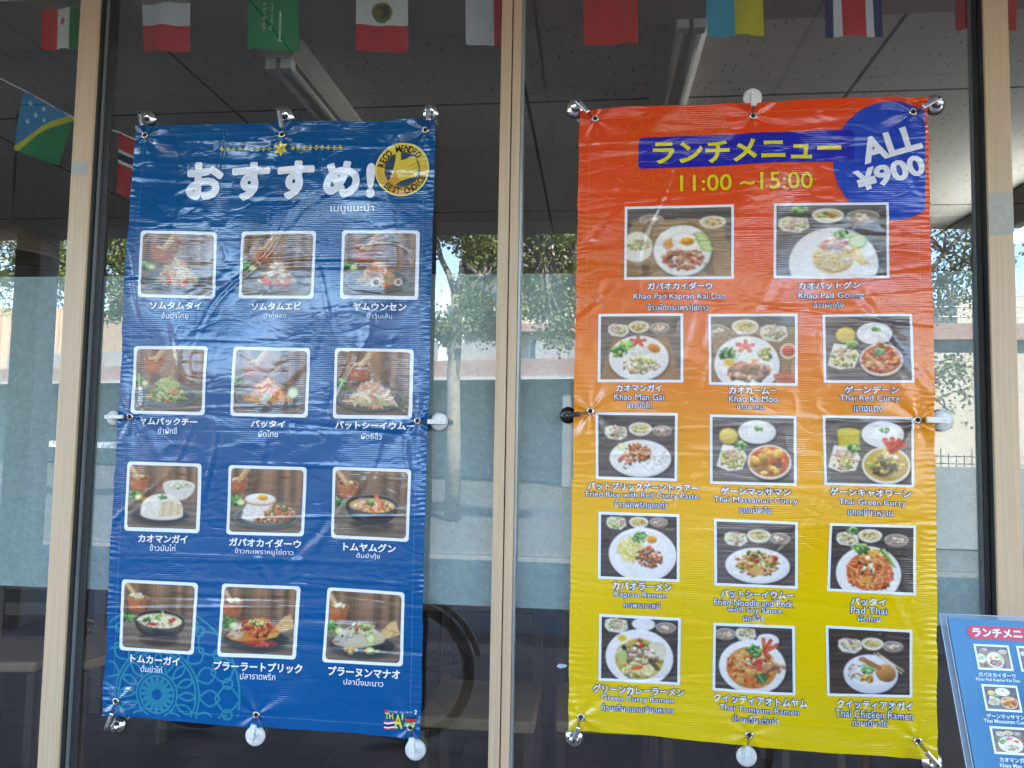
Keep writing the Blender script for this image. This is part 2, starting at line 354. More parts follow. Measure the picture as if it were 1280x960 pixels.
# cladded hall on the left
V = 36.0; a, b = mir(-60, 386, V), mir(84, 384, V); y = -(V - 2.12)
t = thing('clad_hall', ((a[0] + b[0]) / 2, y, 0), 'pale orange hall with ribbed cladding and a roof rail, mirrored at the far left', 'building')
MB().box((a[0] - 6, y - 8, -0.1), (b[0], y, b[2])).done('wall', plain('orange_cladding', (0.52, 0.37, 0.23), 0.8, var=0.05), t)
m = MB()
for k in range(26):
    xx = b[0] - 0.4 - k * 0.55
    m.box((xx - 0.04, y + 0.001, 3.0), (xx + 0.04, y + 0.06, b[2] - 0.1))
m.done('ribs', plain('rib_paint', (0.45, 0.30, 0.19), 0.8), t)  # ribs a little darker than the cladding
m = MB().tube([(a[0] - 5, y - 0.2, b[2] + 0.5), (b[0], y - 0.2, b[2] + 0.5)], 0.03, 6)
for k in range(12): m.tube([(b[0] - k * 1.3, y - 0.2, b[2]), (b[0] - k * 1.3, y - 0.2, b[2] + 0.5)], 0.025, 6)
m.done('roof_rail', RAIL, t)
# white house between
V = 44.0; a, b = mir(118, 388, V), mir(166, 388, V); y = -(V - 2.12)
t = thing('white_house', ((a[0] + b[0]) / 2, y, 0), 'white house with paired windows, mirrored beside the left window post', 'building')
MB().box((a[0], y - 7, -0.1), (b[0] + 3, y, a[2])).done('wall', WHITE_R, t)
for k in range(4):
    xx = a[0] + 0.4 + k * 1.25
    f = MB().box((xx, y + 0.001, a[2] - 2.6), (xx + 1.05, y + 0.06, a[2] - 1.2)).done('window', FRAME, t)
    MB().box((xx + 0.07, y + 0.061, a[2] - 2.53), (xx + 0.98, y + 0.07, a[2] - 1.27)).done('pane', PANE, f)
# long roofed walkway that comes nearer towards the right
P0, P1 = mir(-140, 462, 30.0), mir(1090, 468, 20.5)
def wk(p0, p1, z0, z1, label, wallmat):
    d = np.array((p1[0] - p0[0], p1[1] - p0[1], 0)); L = np.linalg.norm(d); d /= L; n = np.array((-d[1], d[0], 0)); n = n if n[1] > 0 else -n
    c = (np.array(p0) + np.array(p1)) / 2; c[2] = 0
    t = thing('covered_walkway', tuple(c), label, 'walkway')
    up = np.array((0, 0, 1.0))
    MB().obox(c - n * 1.4 + up * (z0 + z1) / 2, d * L / 2, n * 1.4, up * (z1 - z0) / 2).done('roof', BROWN, t)
    MB().obox(c + n * 0.06 + up * (z0 - 0.02), d * L / 2, n * 0.05, up * 0.05).done('gutter', plain('pale_gutter', (0.36, 0.35, 0.33), 0.6), t)
    m = MB(); h = 0.62
    for k in range(int(L / 2.6) + 1):
        q = c + d * (-L / 2 + 0.1 + k * 2.6); m.obox(q - n * 0.4 + up * (z1 + h / 2), d * 0.9, n * 0.04, up * h / 2)
    m.done('parapet_panels', plain('parapet_grey', (0.27, 0.26, 0.245), 0.8), t)
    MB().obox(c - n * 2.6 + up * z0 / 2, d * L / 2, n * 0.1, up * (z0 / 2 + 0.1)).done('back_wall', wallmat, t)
    for k in range(int(L / 5.2) + 1):
        q = c + d * (-L / 2 + 0.3 + k * 5.2)
        MB().obox(q - n * 0.25 + up * (z0 / 2 - 0.05), d * 0.12, n * 0.12, up * (z0 / 2 + 0.06)).done('post', GREYC, t)
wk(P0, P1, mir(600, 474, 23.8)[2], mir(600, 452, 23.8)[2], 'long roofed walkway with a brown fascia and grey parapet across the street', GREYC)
# near footbridge deck on the right, with a sunlit cream wall under it
V = 12.5; a, b = mir(1120, 404, V), mir(1420, 404, V); y = -(V - 2.12); zb, zt = mir(1195, 424, V)[2], mir(1195, 404, V)[2]
t = thing('footbridge', ((a[0] + b[0]) / 2, y, 0), 'reddish brown footbridge deck with steel railing, mirrored at the right', 'bridge')
MB().box((a[0] - 1.0, y - 2.2, zb), (b[0], y, zt)).done('deck', BROWN, t)
MB().box((a[0] - 1.0, y - 2.0, mir(1195, 441, V)[2] + .02), (b[0], y - 0.12, zb - .003)).done('dark_underside', GREYC, t)  # grey box added to give the deck its dark, shaded underside
m = MB()
for h in (0.12, 0.28, 0.46): m.tube([(a[0] - 1.0, y - 0.1, zt + h), (b[0], y - 0.1, zt + h)], 0.012, 6)
for k in range(9): m.tube([(a[0] - 0.9 + k * 0.8, y - 0.1, zt), (a[0] - 0.9 + k * 0.8, y - 0.1, zt + 0.46)], 0.014, 6)
m.done('railing', RAIL, t)
V = 12.2; a, b = mir(1152, 440, V), mir(1400, 440, V); y = -(V - 2.12)
t = thing('cream_wall', ((a[0] + b[0]) / 2, y, 0), 'plain sunlit cream wall under the footbridge, behind thin twigs', 'wall')
MB().box((a[0], y - 0.25, -0.1), (b[0], y, mir(1195, 441, V)[2])).done('panel', CREAM, t)
m = MB(); zf = mir(1195, 580, V)[2]
zs = mir(1195, 583, V)[2]
for k in range(36):
    xx = a[0] + 0.1 + k * 0.11; m.tube([(xx, y + 0.35, zs - .02), (xx, y + 0.35, zs + (.20 if k % 4 else .28))], 0.008, 5)
for h in (zs + .05, zs + .16): m.tube([(a[0], y + 0.35, h), (b[0], y + 0.35, h)], 0.009, 5)
tag(MB().box((a[0] - 0.3, y + 0.26, -0.1), (b[0], y + 0.44, zs)).done('low_wall', GREYC), 'low grey wall carrying the dark iron fence at the right', 'wall')
tag(m.done('iron_fence', plain('dark_iron', (0.03, 0.03, 0.03), 0.6)), 'dark iron fence on the low grey wall in front of the cream wall', 'fence')
V = 46; a, b = mir(1196, 368, V), mir(1420, 368, V); y = -(V - 2.12)
t = thing('cream_house', ((a[0] + b[0]) / 2, y, 0), 'cream house showing above the footbridge at the right', 'building')
MB().box((a[0], y - 6, -0.1), (b[0], y, a[2])).done('wall', CREAM, t)
MB().box((a[0] + 1, y + 0.001, a[2] - 2.6), (a[0] + 2.6, y + 0.05, a[2] - 1.3)).done('window', PANE, t)
# white guard rail
V = 16; a, b = mir(30, 553, V), mir(160, 560, V); y = -(V - 2.12)
m = MB().box((a[0], y - 0.03, a[2] - 0.09), (b[0], y + 0.03, a[2] + 0.05))
for k in range(4):
    xx = a[0] + 0.2 + k * (b[0] - a[0] - 0.4) / 3; m.box((xx - 0.05, y - 0.04, -0.13), (xx + 0.05, y + 0.04, a[2] + 0.12))
tag(m.done('guard_rail', plain('white_rail_paint', (0.78, 0.77, 0.74), 0.5)), 'short white guard rail beside the road, mirrored at the left', 'guard rail')

# ------------------------------------------------------------------ street trees
BARK = plain('pale_bark', (0.22, 0.19, 0.15), 0.9, var=0.35, scale=9.0, bump=0.6)
def leaf_mat(name, a, b):
    m, nt, p = nodes(name); oi = N(nt, 'ShaderNodeNewGeometry')
    r = N(nt, 'ShaderNodeValToRGB'); r.color_ramp.elements[0].color = (*a, 1); r.color_ramp.elements[1].color = (*b, 1)
    nt.links.new(oi.outputs['Random Per Island'], r.inputs[0]); nt.links.new(r.outputs[0], p.inputs['Base Color']); p.inputs['Roughness'].default_value = 0.5
    tr = N(nt, 'ShaderNodeBsdfTranslucent'); nt.links.new(r.outputs[0], tr.inputs[0])
    mx = N(nt, 'ShaderNodeMixShader'); mx.inputs[0].default_value = 0.35; out = nt.nodes['Material Output']
    nt.links.new(p.outputs[0], mx.inputs[1]); nt.links.new(tr.outputs[0], mx.inputs[2]); nt.links.new(mx.outputs[0], out.inputs[0])
    return m
LEAF = leaf_mat('street_tree_leaf', (0.07, 0.115, 0.018), (0.26, 0.29, 0.06))
LEAF2 = leaf_mat('thin_tree_leaf', (0.05, 0.08, 0.025), (0.14, 0.17, 0.05))
def tree(base, limbs, clumps, n, size, leaf, label, seed):
    rng = np.random.default_rng(seed)
    t = thing('street_tree', tuple(base), label, 'tree')
    m = MB()
    for pts, r in limbs: m.tube(pts, r, 9)
    m.done('trunk', BARK, t, smooth=True)
    # twigs from the clump centres
    tw = MB(); P = []
    for c, rr, wgt in clumps:
        c = np.array(c)
        k = max(3, int(n * wgt))
        sub = c + rng.normal(0, 0.5, (max(4, k // 45), 3)) * rr
        for s_ in sub:
            near = min((np.array(p) for pts, r in limbs for p in pts[1:]), key=lambda p: np.linalg.norm(p - s_))
            mid = (near + s_) / 2 + rng.normal(0, 0.08, 3)
            if np.linalg.norm(near - s_) < 3.0: tw.tube([near, mid, s_], [0.022, 0.014, 0.006], 5)
        idx = rng.integers(0, len(sub), k)
        P.append(sub[idx] + rng.normal(0, 0.105, (k, 3)) * np.array((1.2, 1.2, 0.8)))
    tw.done('branches', BARK, t)
    P = np.concatenate(P); k = len(P)
    d = rng.normal(0, 1, (k, 3)); d /= np.linalg.norm(d, axis=1)[:, None]
    e = np.cross(d, rng.normal(0, 1, (k, 3))); e /= np.linalg.norm(e, axis=1)[:, None]
    L = (size * rng.uniform(0.6, 1.3, k))[:, None]; W = L * 0.42
    q = np.stack([P, P + d * L * 0.5 + e * W, P + d * L, P + d * L * 0.5 - e * W], 1).reshape(-1, 3)
    mesh('crown', q, np.arange(k * 4).reshape(-1, 4).tolist(), leaf, t)
# the forked tree mirrored between the blue banner and the middle post
V = 13.5
def mt(px, py, dv=0.0): return mir(px, py, V + dv)
b0 = mt(566, 640); b0[2] = -0.1
tree(b0, [([b0, mt(567, 540), mt(567, 470), mt(570, 415), mt(571, 368)], [0.16, 0.135, 0.125, 0.115, 0.09]),
          ([mt(571, 372), mt(562, 345), mt(551, 322), mt(546, 298), mt(544, 230)], [0.075, 0.06, 0.05, 0.04, 0.02]),
          ([mt(571, 372), mt(577, 345), mt(581, 325, .1), mt(584, 290, .2), mt(592, 220, .4)], [0.085, 0.075, 0.065, 0.05, 0.02]),
          ([mt(583, 328), mt(602, 348, -.4), mt(640, 330, -.8), mt(680, 318, -1), mt(720, 300, -1)], [0.05, 0.045, 0.035, 0.028, 0.012]),
          ([mt(572, 395), mt(590, 385), mt(606, 375)], [0.03, 0.02, 0.01]),
          ([mt(568, 432), mt(556, 430), mt(547, 420), mt(544, 402)], [0.075, 0.055, 0.035, 0.018])],
     [(mt(568, 285), 0.42, .09), (mt(555, 262), 0.40, .06), (mt(590, 270), 0.5, .09), (mt(608, 300), 0.5, .11), (mt(606, 330), 0.35, .06),
      (mt(596, 380), 0.40, .09), (mt(606, 402), 0.35, .07), (mt(658, 305, -.8), 0.42, .08), (mt(712, 292, -1), 0.45, .09), (mt(660, 372, -.9), 0.40, .07), (mt(700, 372, -1), 0.45, .09),
      (mt(712, 355, -1), 0.35, .05), (mt(699, 415, -1), .22, .03), (mt(554, 407), 0.26, .05), (mt(650, 255, -.7), 0.6, .06), (mt(690, 250, -.9), 0.7, .06), (mt(760, 300, -1), 1.0, .06), (mt(500, 270), 1.0, .05)],
     19000, 0.062, LEAF, 'forked street tree with pale trunk, mirrored left of the middle post', 3)
# second tree at the left, beside the left post
V = 14.5
b1 = mt(200, 640); b1[2] = -0.1
tree(b1, [([b1, mt(195, 500), mt(185, 420), mt(160, 360)], [0.17, 0.13, 0.11, 0.08]),
          ([mt(160, 360), mt(120, 335), mt(80, 330, .3), mt(40, 322, .5)], [0.06, 0.05, 0.035, 0.02]),
          ([mt(160, 365), mt(145, 320), mt(130, 285), mt(120, 230)], [0.07, 0.05, 0.04, 0.02]),
          ([mt(185, 420), mt(200, 360), mt(215, 300), mt(240, 230)], [0.08, 0.06, 0.05, 0.02])],
     [(mt(62, 300), 0.7, .13), (mt(75, 345), 0.6, .10), (mt(140, 300), 0.8, .20), (mt(150, 345), 0.7, .15), (mt(20, 290), 0.7, .09), (mt(5, 350), 0.6, .07), (mt(200, 270), 1.0, .14), (mt(260, 300), 1.0, .10), (mt(140, 390), .4, .04)],
     15000, 0.07, LEAF, 'leafy street tree mirrored around the left window post', 5)
# thin tree at the right
V = 9.5
b2 = mt(1120, 700); b2[2] = -0.1
tree(b2, [([b2, mt(1125, 540), mt(1130, 440), mt(1150, 360)], [0.07, 0.055, 0.045, 0.035]),
          ([mt(1150, 360), mt(1180, 315), mt(1210, 285), mt(1240, 262)], [0.03, 0.022, 0.016, 0.008]),
          ([mt(1145, 390), mt(1175, 350), mt(1205, 325), mt(1235, 318)], [0.03, 0.02, 0.014, 0.008]),
          ([mt(1130, 480), mt(1165, 470), mt(1195, 455), mt(1222, 450)], [0.022, 0.014, 0.01, 0.005]),
          ([mt(1130, 500), mt(1165, 500), mt(1200, 487), mt(1225, 485)], [0.022, 0.014, 0.01, 0.005])],
     [(mt(1190, 285), 0.40, .22), (mt(1215, 320), 0.32, .16), (mt(1180, 335), 0.34, .14), (mt(1182, 385), 0.26, .12), (mt(1174, 455), .20, .05), (mt(1205, 455), .14, .03), (mt(1174, 486), .20, .05), (mt(1208, 486), .16, .03), (mt(1185, 512), .10, .015), (mt(1100, 340), 0.7, .10)],
     3000, 0.045, LEAF2, 'thin twiggy tree mirrored right of the orange banner', 11)

# ------------------------------------------------------------------ bicycle standing under the arcade, mirrored beside the blue banner
TYRE = plain('tyre_rubber', (0.018, 0.018, 0.018), 0.8); RIM = plain('steel_rim', (0.22, 0.17, 0.13), 0.5, 0.5); BIKE = plain('dark_green_frame', (0.02, 0.05, 0.045), 0.4)
wc = mir(508, 846, 3.62)
def bicycle(cx, cy, label):
    t = thing('bicycle', (cx - 0.52, cy, 0), label, 'bicycle')
    R = 0.335
    for x in (cx, cx - 1.06):
        wo = MB().torus((x, cy, R + 0.005), R - 0.02, 0.02, 'y', 48, 8).done('wheel', TYRE, t, smooth=True)
        m = MB().torus((x, cy, R + 0.005), R - 0.047, 0.011, 'y', 48, 6); m.done('rim', RIM, wo, smooth=True)
        m = MB()
        for k in range(28):
            a = 2 * math.pi * k / 28; s = 0.03 if k % 2 else -0.03; a2 = a + (0.35 if k % 4 < 2 else -0.35)
            m.tube([(x + 0.02 * math.cos(a2), cy + s, R + 0.02 * math.sin(a2)), (x + (R - 0.05) * math.cos(a), cy, R + (R - 0.05) * math.sin(a))], 0.0016, 4, cap=False)
        m.tube([(x, cy - 0.045, R), (x, cy + 0.045, R)], 0.022, 10); m.done('spokes', RIM, wo)
        a0 = rad(20); m = MB().tube([(x + (R + 0.03) * math.cos(a), cy, R + (R + 0.03) * math.sin(a)) for a in np.linspace(rad(15), rad(175), 16)], 0.016, 6); m.done('mudguard', RIM, t)
    bb = (cx - 0.60, cy, 0.28); st = (cx - 0.76, cy, 0.80); hd = (cx - 0.16, cy, 0.82); hb = (cx - 0.12, cy, 0.66)
    m = MB()
    for a, b in ((bb, st), (bb, hb), (st, hb), (hd, hb)): m.tube([a, b], 0.017, 8)
    for s in (-0.05, 0.05):
        m.tube([(bb[0], cy, bb[2]), (cx - 1.06, cy + s, R)], 0.010, 6); m.tube([(st[0], cy, 0.74), (cx - 1.06, cy + s, R)], 0.009, 6)
        m.tube([(hb[0], cy + s, hb[2]), (cx, cy + s, R)], 0.012, 6)
    m.done('frame', BIKE, t, smooth=True)
    MB().tube([(cx - 0.17, cy, 0.82), (cx - 0.19, cy, 0.98)], 0.013).tube([(cx - 0.34, cy - 0.27, 1.02), (cx - 0.20, cy - 0.24, 1.03), (cx - 0.17, cy, 0.98), (cx - 0.20, cy + 0.24, 1.03), (cx - 0.34, cy + 0.27, 1.02)], 0.011).done('handlebar', RIM, t, smooth=True)
    m = MB().tube([st, (st[0] - 0.03, cy, 0.92)], 0.014); m.done('seat_post', RIM, t)
    V = []; F = []
    for i, (xx, ww, hh) in enumerate(((0.16, 0.02, 0.95), (0.08, 0.03, 0.965), (-0.04, 0.07, 0.965), (-0.11, 0.085, 0.97), (-0.13, 0.05, 0.965))):
        V += [(st[0] - 0.03 + xx, cy - ww, hh - 0.03), (st[0] - 0.03 + xx, cy - ww * 0.8, hh), (st[0] - 0.03 + xx, cy + ww * 0.8, hh), (st[0] - 0.03 + xx, cy + ww, hh - 0.03)]
    for i in range(4):
        for k in range(4): F.append((i * 4 + k, i * 4 + (k + 1) % 4, i * 4 + 4 + (k + 1) % 4, i * 4 + 4 + k))
    F += [(3, 2, 1, 0), (16, 17, 18, 19)]
    mesh('saddle', V, F, BPLAS, t, smooth=True)
    MB().tube([(bb[0], cy - 0.07, bb[2]), (bb[0], cy + 0.07, bb[2])], 0.02).tube([(bb[0], cy - 0.07, bb[2]), (bb[0] + 0.1, cy - 0.07, bb[2] - 0.14)], 0.009).tube([(bb[0], cy + 0.07, bb[2]), (bb[0] - 0.1, cy + 0.07, bb[2] + 0.14)], 0.009).torus((bb[0], cy - 0.055, bb[2]), 0.085, 0.006).done('crank', RIM, t)
bicycle(wc[0], wc[1], 'bicycle with mudguards mirrored low beside the blue banner, its front wheel showing')

# ------------------------------------------------------------------ shop interior
WOOD = plain('dark_wood', (0.030, 0.015, 0.010), 0.45, var=0.3, scale=6, stretch=(1, 1, 0.2))
TAN = plain('tan_seat', (0.20, 0.125, 0.065), 0.6, var=0.15, scale=5)
def chair(x, y, rz, label):
    t = thing('chair', (x, y, 0), label, 'chair', 'chairs inside the shop window')
    t.rotation_euler = (0, 0, rz)
    L = lambda a, b: (MB().box(a, b))
    def put(mb, name, m, bevel=0.004):
        o = mesh(name, mb.V, mb.F, m, None, bevel=bevel); o.parent = t; return o
    put(L((-0.21, -0.21, 0.43), (0.21, 0.21, 0.475)), 'seat', TAN, 0.012)
    for sx in (-1, 1):
        for sy in (-1, 1):
            put(L((sx * 0.19 - 0.018, sy * 0.19 - 0.018, 0), (sx * 0.19 + 0.018, sy * 0.19 + 0.018, 0.90 if sy > 0 else 0.428)), 'leg', WOOD)
    b = MB()
    for z in (0.58, 0.70, 0.82): b.box((-0.17, 0.178, z), (0.17, 0.198, z + 0.06))
    put(b, 'backrest', WOOD)
def table(x, y, label):
    t = thing('table', (x, y, 0), label, 'table', 'tables inside the shop window')
    o = MB().box((x - 0.55, y - 0.36, 0.70), (x + 0.55, y + 0.36, 0.735)).done('tabletop', plain('table_wood', (0.16, 0.085, 0.045), 0.35, var=0.25, scale=4, stretch=(0.3, 3, 1)), t, bevel=0.006)
    for sx in (-1, 1):
        for sy in (-1, 1): MB().box((x + sx * 0.48 - 0.03, y + sy * 0.30 - 0.03, 0), (x + sx * 0.48 + 0.03, y + sy * 0.30 + 0.03, 0.698)).done('leg', WOOD, t)
q = at(18, 848, 1.1); chair(q[0], 1.1, 0.15, 'dark wood chair with tan seat at the far left of the window')
q = at(128, 862, 1.25); chair(q[0], 1.25, -0.5, 'dark wood chair with tan seat left of the blue banner')
q = at(664, 884, 0.80); chair(q[0] - 0.18, 0.80, 0.0, 'dark wood chair with tan seat left of the middle post')
chair(q[0] + 0.30, 0.84, 0.06, 'dark wood chair with tan seat between the middle post and orange banner')
chair(1.05, 1.1, 0.3, 'dark wood chair with tan seat behind the menu stand')
table(-2.1, 1.95, 'dark wooden table behind the chairs at the left'); table(q[0], 1.55, 'dark wooden table behind the middle post'); table(1.3, 1.9, 'dark wooden table at the right of the room')
# small round floor fan
f0 = at(110, 806, 2.2)
t = thing('floor_fan', (f0[0], 2.2, 0), 'small round floor fan with wire grille low left of the blue banner', 'fan')
m = MB()
for rr in (0.165, 0.11, 0.055): m.torus((f0[0], 2.16, f0[2]), rr, 0.004 if rr < .16 else 0.012, 'y', 36, 6)
for k in range(20):
    a = 2 * math.pi * k / 20; m.tube([(f0[0] + 0.02 * math.cos(a), 2.15, f0[2] + 0.02 * math.sin(a)), (f0[0] + 0.165 * math.cos(a), 2.16, f0[2] + 0.165 * math.sin(a))], 0.002, 4, cap=False)
m.done('grille', RIM, t)
for k in range(3):
    a = 2 * math.pi * k / 3
    pts = [(f0[0] + r * math.cos(a + o), 2.2 + 0.02 * s, f0[2] + r * math.sin(a + o)) for r, o, s in ((0.03, 0, -1), (0.13, -0.4, -1), (0.14, 0.3, 0), (0.10, 0.6, 1), (0.03, 0.5, 1))]
    mesh('blade', pts, [(0, 1, 2, 3, 4)], plain('fan_blade', (0.12, 0.14, 0.15), 0.4), t)
MB().lathe_y((f0[0], 2.3, f0[2]), [(0, 0), (0.05, 0.01), (0.05, 0.12), (0.03, 0.145), (0, 0.15)], 20).done('motor', BPLAS, t, smooth=True)
zb = f0[2] - 0.18
MB().box((f0[0] - 0.13, 2.12, 0.0), (f0[0] + 0.13, 2.34, 0.035)).tube([(f0[0], 2.25, 0.03), (f0[0], 2.25, f0[2])], 0.02).done('stand', BPLAS, t)
# brown shade at the far left
q0 = at(12, 318, 1.0)
t = thing('pendant_lamp', (q0[0], 1.0, 2.945), 'unlit pendant lamp with broad brown shade at the far left', 'lamp')
m = MB(); prof = [(0.04, 0.13), (0.09, 0.115), (0.16, 0.06), (0.20, 0.0), (0.205, -0.012), (0.195, -0.012), (0.15, 0.05), (0.05, 0.11)]
n = 28; V = [(q0[0] + r * math.cos(2 * math.pi * k / n), 1.0 + r * math.sin(2 * math.pi * k / n), q0[2] + z) for r, z in prof for k in range(n)]
m.add(V, [(i * n + k, i * n + (k + 1) % n, (i + 1) * n + (k + 1) % n, (i + 1) * n + k) for i in range(len(prof) - 1) for k in range(n)])
m.done('shade', plain('brown_shade', (0.20, 0.145, 0.095), 0.4), t, smooth=True)
MB().tube([(q0[0], 1.0, q0[2] + 0.12), (q0[0], 1.0, 2.95)], 0.006, 6).done('cable', BPLAS, t)
# lit tube light at the far right of the room
a = at(1268, 188, 2.85)
t = thing('tube_light', (a[0] + 0.2, 2.2, 2.95), 'lit white tube light glowing in the right-hand pane', 'ceiling light')
MB().box((a[0] - 0.07, 1.6, 2.80), (a[0] + 0.07, 2.9, 2.84)).tube([(a[0], 1.9, 2.84), (a[0], 1.9, 2.95)], .01, 6).tube([(a[0], 2.6, 2.84), (a[0], 2.6, 2.95)], .01, 6).done('housing', WPLAS, t)
em, nt, p = nodes('lit_tube'); p.inputs['Emission Color'].default_value = (1, 0.98, 0.93, 1); p.inputs['Emission Strength'].default_value = 17.0
MB().tube([(a[0], 1.65, 2.775), (a[0], 2.85, 2.775)], 0.022, 10).done('tube', em, t)

# ------------------------------------------------------------------ window posts, panes and film
YP = -0.047
def post(pxl, pxr, py, name_label, groove=False, side=0, tapes=()):
    xl, xr = at(pxl, py, YP)[0], at(pxr, py, YP)[0]
    t = thing('window_post', ((xl + xr) / 2, 0, 0), name_label, 'window post', 'aluminium posts of the shop window')
    if groove:
        xm = xl + (xr - xl) * 0.50
        MB().box((xl, YP, 0.0), (xm - 0.0015, -0.004, 2.85)).done('stile', BEIGE, t, bevel=0.0015)
        MB().box((xm + 0.0015, YP + 0.003, 0.0), (xr - 0.006, -0.004, 2.85)).done('stile', BEIGE, t, bevel=0.0015)
        MB().box((xr - 0.005, YP + 0.012, 0.0), (xr + 0.001, -0.004, 2.85)).done('bead', SILVER, t)
    else:
        MB().box((xl, YP, 0.0), (xr, YP + 0.010, 2.85)).done('front_cap', BEIGE, t, bevel=0.0015)
        MB().box((xl + 0.003, YP + 0.0105, 0.0), (xr - 0.003, -0.004, 2.85)).done('channel', DARKAL, t)
        if side > 0:
            MB().box((xr + 0.001, -0.016, 0.0), (xr + 0.008, -0.002, 2.85)).done('bead', SILVER, t)
            MB().box((xr + 0.0085, -0.009, 0.0), (xr + 0.030, -0.002, 2.85)).done('gasket', DARKAL, t)
        if side < 0:
            MB().box((xl - 0.012, -0.012, 0.0), (xl - 0.001, -0.002, 2.85)).done('gasket', DARKAL, t)
            MB().box((xl - 0.021, -0.007, 0.0), (xl - 0.0125, -0.002, 2.85)).done('bead', plain('grey_bead', (0.10, 0.11, 0.11), 0.5), t)
    for (ta, tb, pa, pb) in tapes:
        z0, z1 = at((pxl + pxr) / 2, pb, YP)[2], at((pxl + pxr) / 2, pa, YP)[2]
        x0 = xl + (xr - xl) * ta; x1 = xl + (xr - xl) * tb
        MB().box((x0, YP - 0.0012, z0), (x1, YP - 0.0002, z1)).done('tape', TAPE, t)
    return xl, xr
L0, L1 = post(74.6, 99.5, 460, 'beige window post with dark gasket and brown tape at the left', side=1, tapes=[(0.05, 0.85, 202, 219)])
C0, C1 = post(619.2, 647.5, 460, 'pale double window post with a groove between the two banners', groove=True)
R0, R1 = post(1240.6, 1272.5, 460, 'beige window post with grey tape at the right of the orange banner', side=-1, tapes=[(0.0, 0.95, 241, 293)])
zt, zbm = at(590, 342.7, 0.0075)[2], at(590, 757.0, 0.0075)[2]
def pane(x0, x1, label, ztop):
    t = thing('window_pane', ((x0 + x1) / 2, 0, 0), label, 'window pane', 'panes of the shop window')
    m = MB().box((x0, 0.0, 0.06), (x1, 0.006, 2.86))
    fm = [1, 1, 0, 1, 1, 1]
    g = m.done('glass', None, t, mats=[GLASS, CORE], fm=fm)
    f = MB().box((x0, 0.0072, zbm), (x1, 0.0076, ztop)).done('frosted_film', FILM, t)
    # curled paper fibres in the film
    rng = np.random.default_rng(int(abs(x0) * 1000)); fb = MB()
    for k in range(int((x1 - x0) * 1100)):
        px, pz = rng.uniform(x0 + 0.02, x1 - 0.02), rng.uniform(zbm + 0.02, ztop - 0.02); a = rng.uniform(0, 6.28); L = rng.uniform(0.012, 0.05); cu = rng.normal(0, 26); wdt = rng.uniform(0.00015, 0.00045)
        pts = []
        for i in range(7):
            s = L * i / 6; aa = a + cu * s; 
            if i: px += math.cos(aa) * L / 6; pz += math.sin(aa) * L / 6
            if not (x0 < px < x1 and zbm < pz < ztop): break
            pts.append((px, pz, aa))
        if len(pts) < 3: continue
        V = []
        for (qx, qz, aa) in pts:
            V += [(qx - math.sin(aa) * wdt, 0.0069, qz + math.cos(aa) * wdt), (qx + math.sin(aa) * wdt, 0.0069, qz - math.cos(aa) * wdt)]
        fb.add(V, [(2 * i, 2 * i + 1, 2 * i + 3, 2 * i + 2) for i in range(len(pts) - 1)])
    o = fb.done('paper_fibres', FIBRE, f); o['kind'] = 'stuff'
    return t
pane(-3.4, L0 + 0.01, 'window pane at the far left, beyond the left post', zt)
pane(L1 - 0.01, C0 + 0.01, 'window pane behind the blue banner', zt)
pane(C1 - 0.01, R0 + 0.01, 'window pane behind the orange banner', zt)
pane(R1 - 0.01, 3.0, 'window pane at the far right, behind the menu stand', zt)
tag(MB().box((-4, -0.05, 0.0), (4, 0.05, 0.055)).done('sill_rail', BEIGE, bevel=0.003), 'beige aluminium sill rail under the window panes', 'window rail')
tag(MB().box((-14, -0.05, 2.865), (14, -0.001, 2.99)).done('head_rail', BEIGE, bevel=0.003), 'beige aluminium head rail above the window panes', 'window rail')
# scrap of tape left on the glass
q = at(702, 832, -0.0006)
tag(mesh('tape_scrap', [(q[0] - .014, q[1], q[2] - .003), (q[0] - .004, q[1], q[2] - .008), (q[0] + .012, q[1], q[2] - .004), (q[0] + .016, q[1], q[2] + .002), (q[0] + .004, q[1] - .002, q[2] + .006), (q[0] - .008, q[1] - .001, q[2] + .005)], [(0, 1, 2, 3, 4, 5)], plain('scrap_white', (0.55, 0.62, 0.66), 0.4)), 'torn scrap of pale tape stuck on the glass left of the orange banner', 'tape')

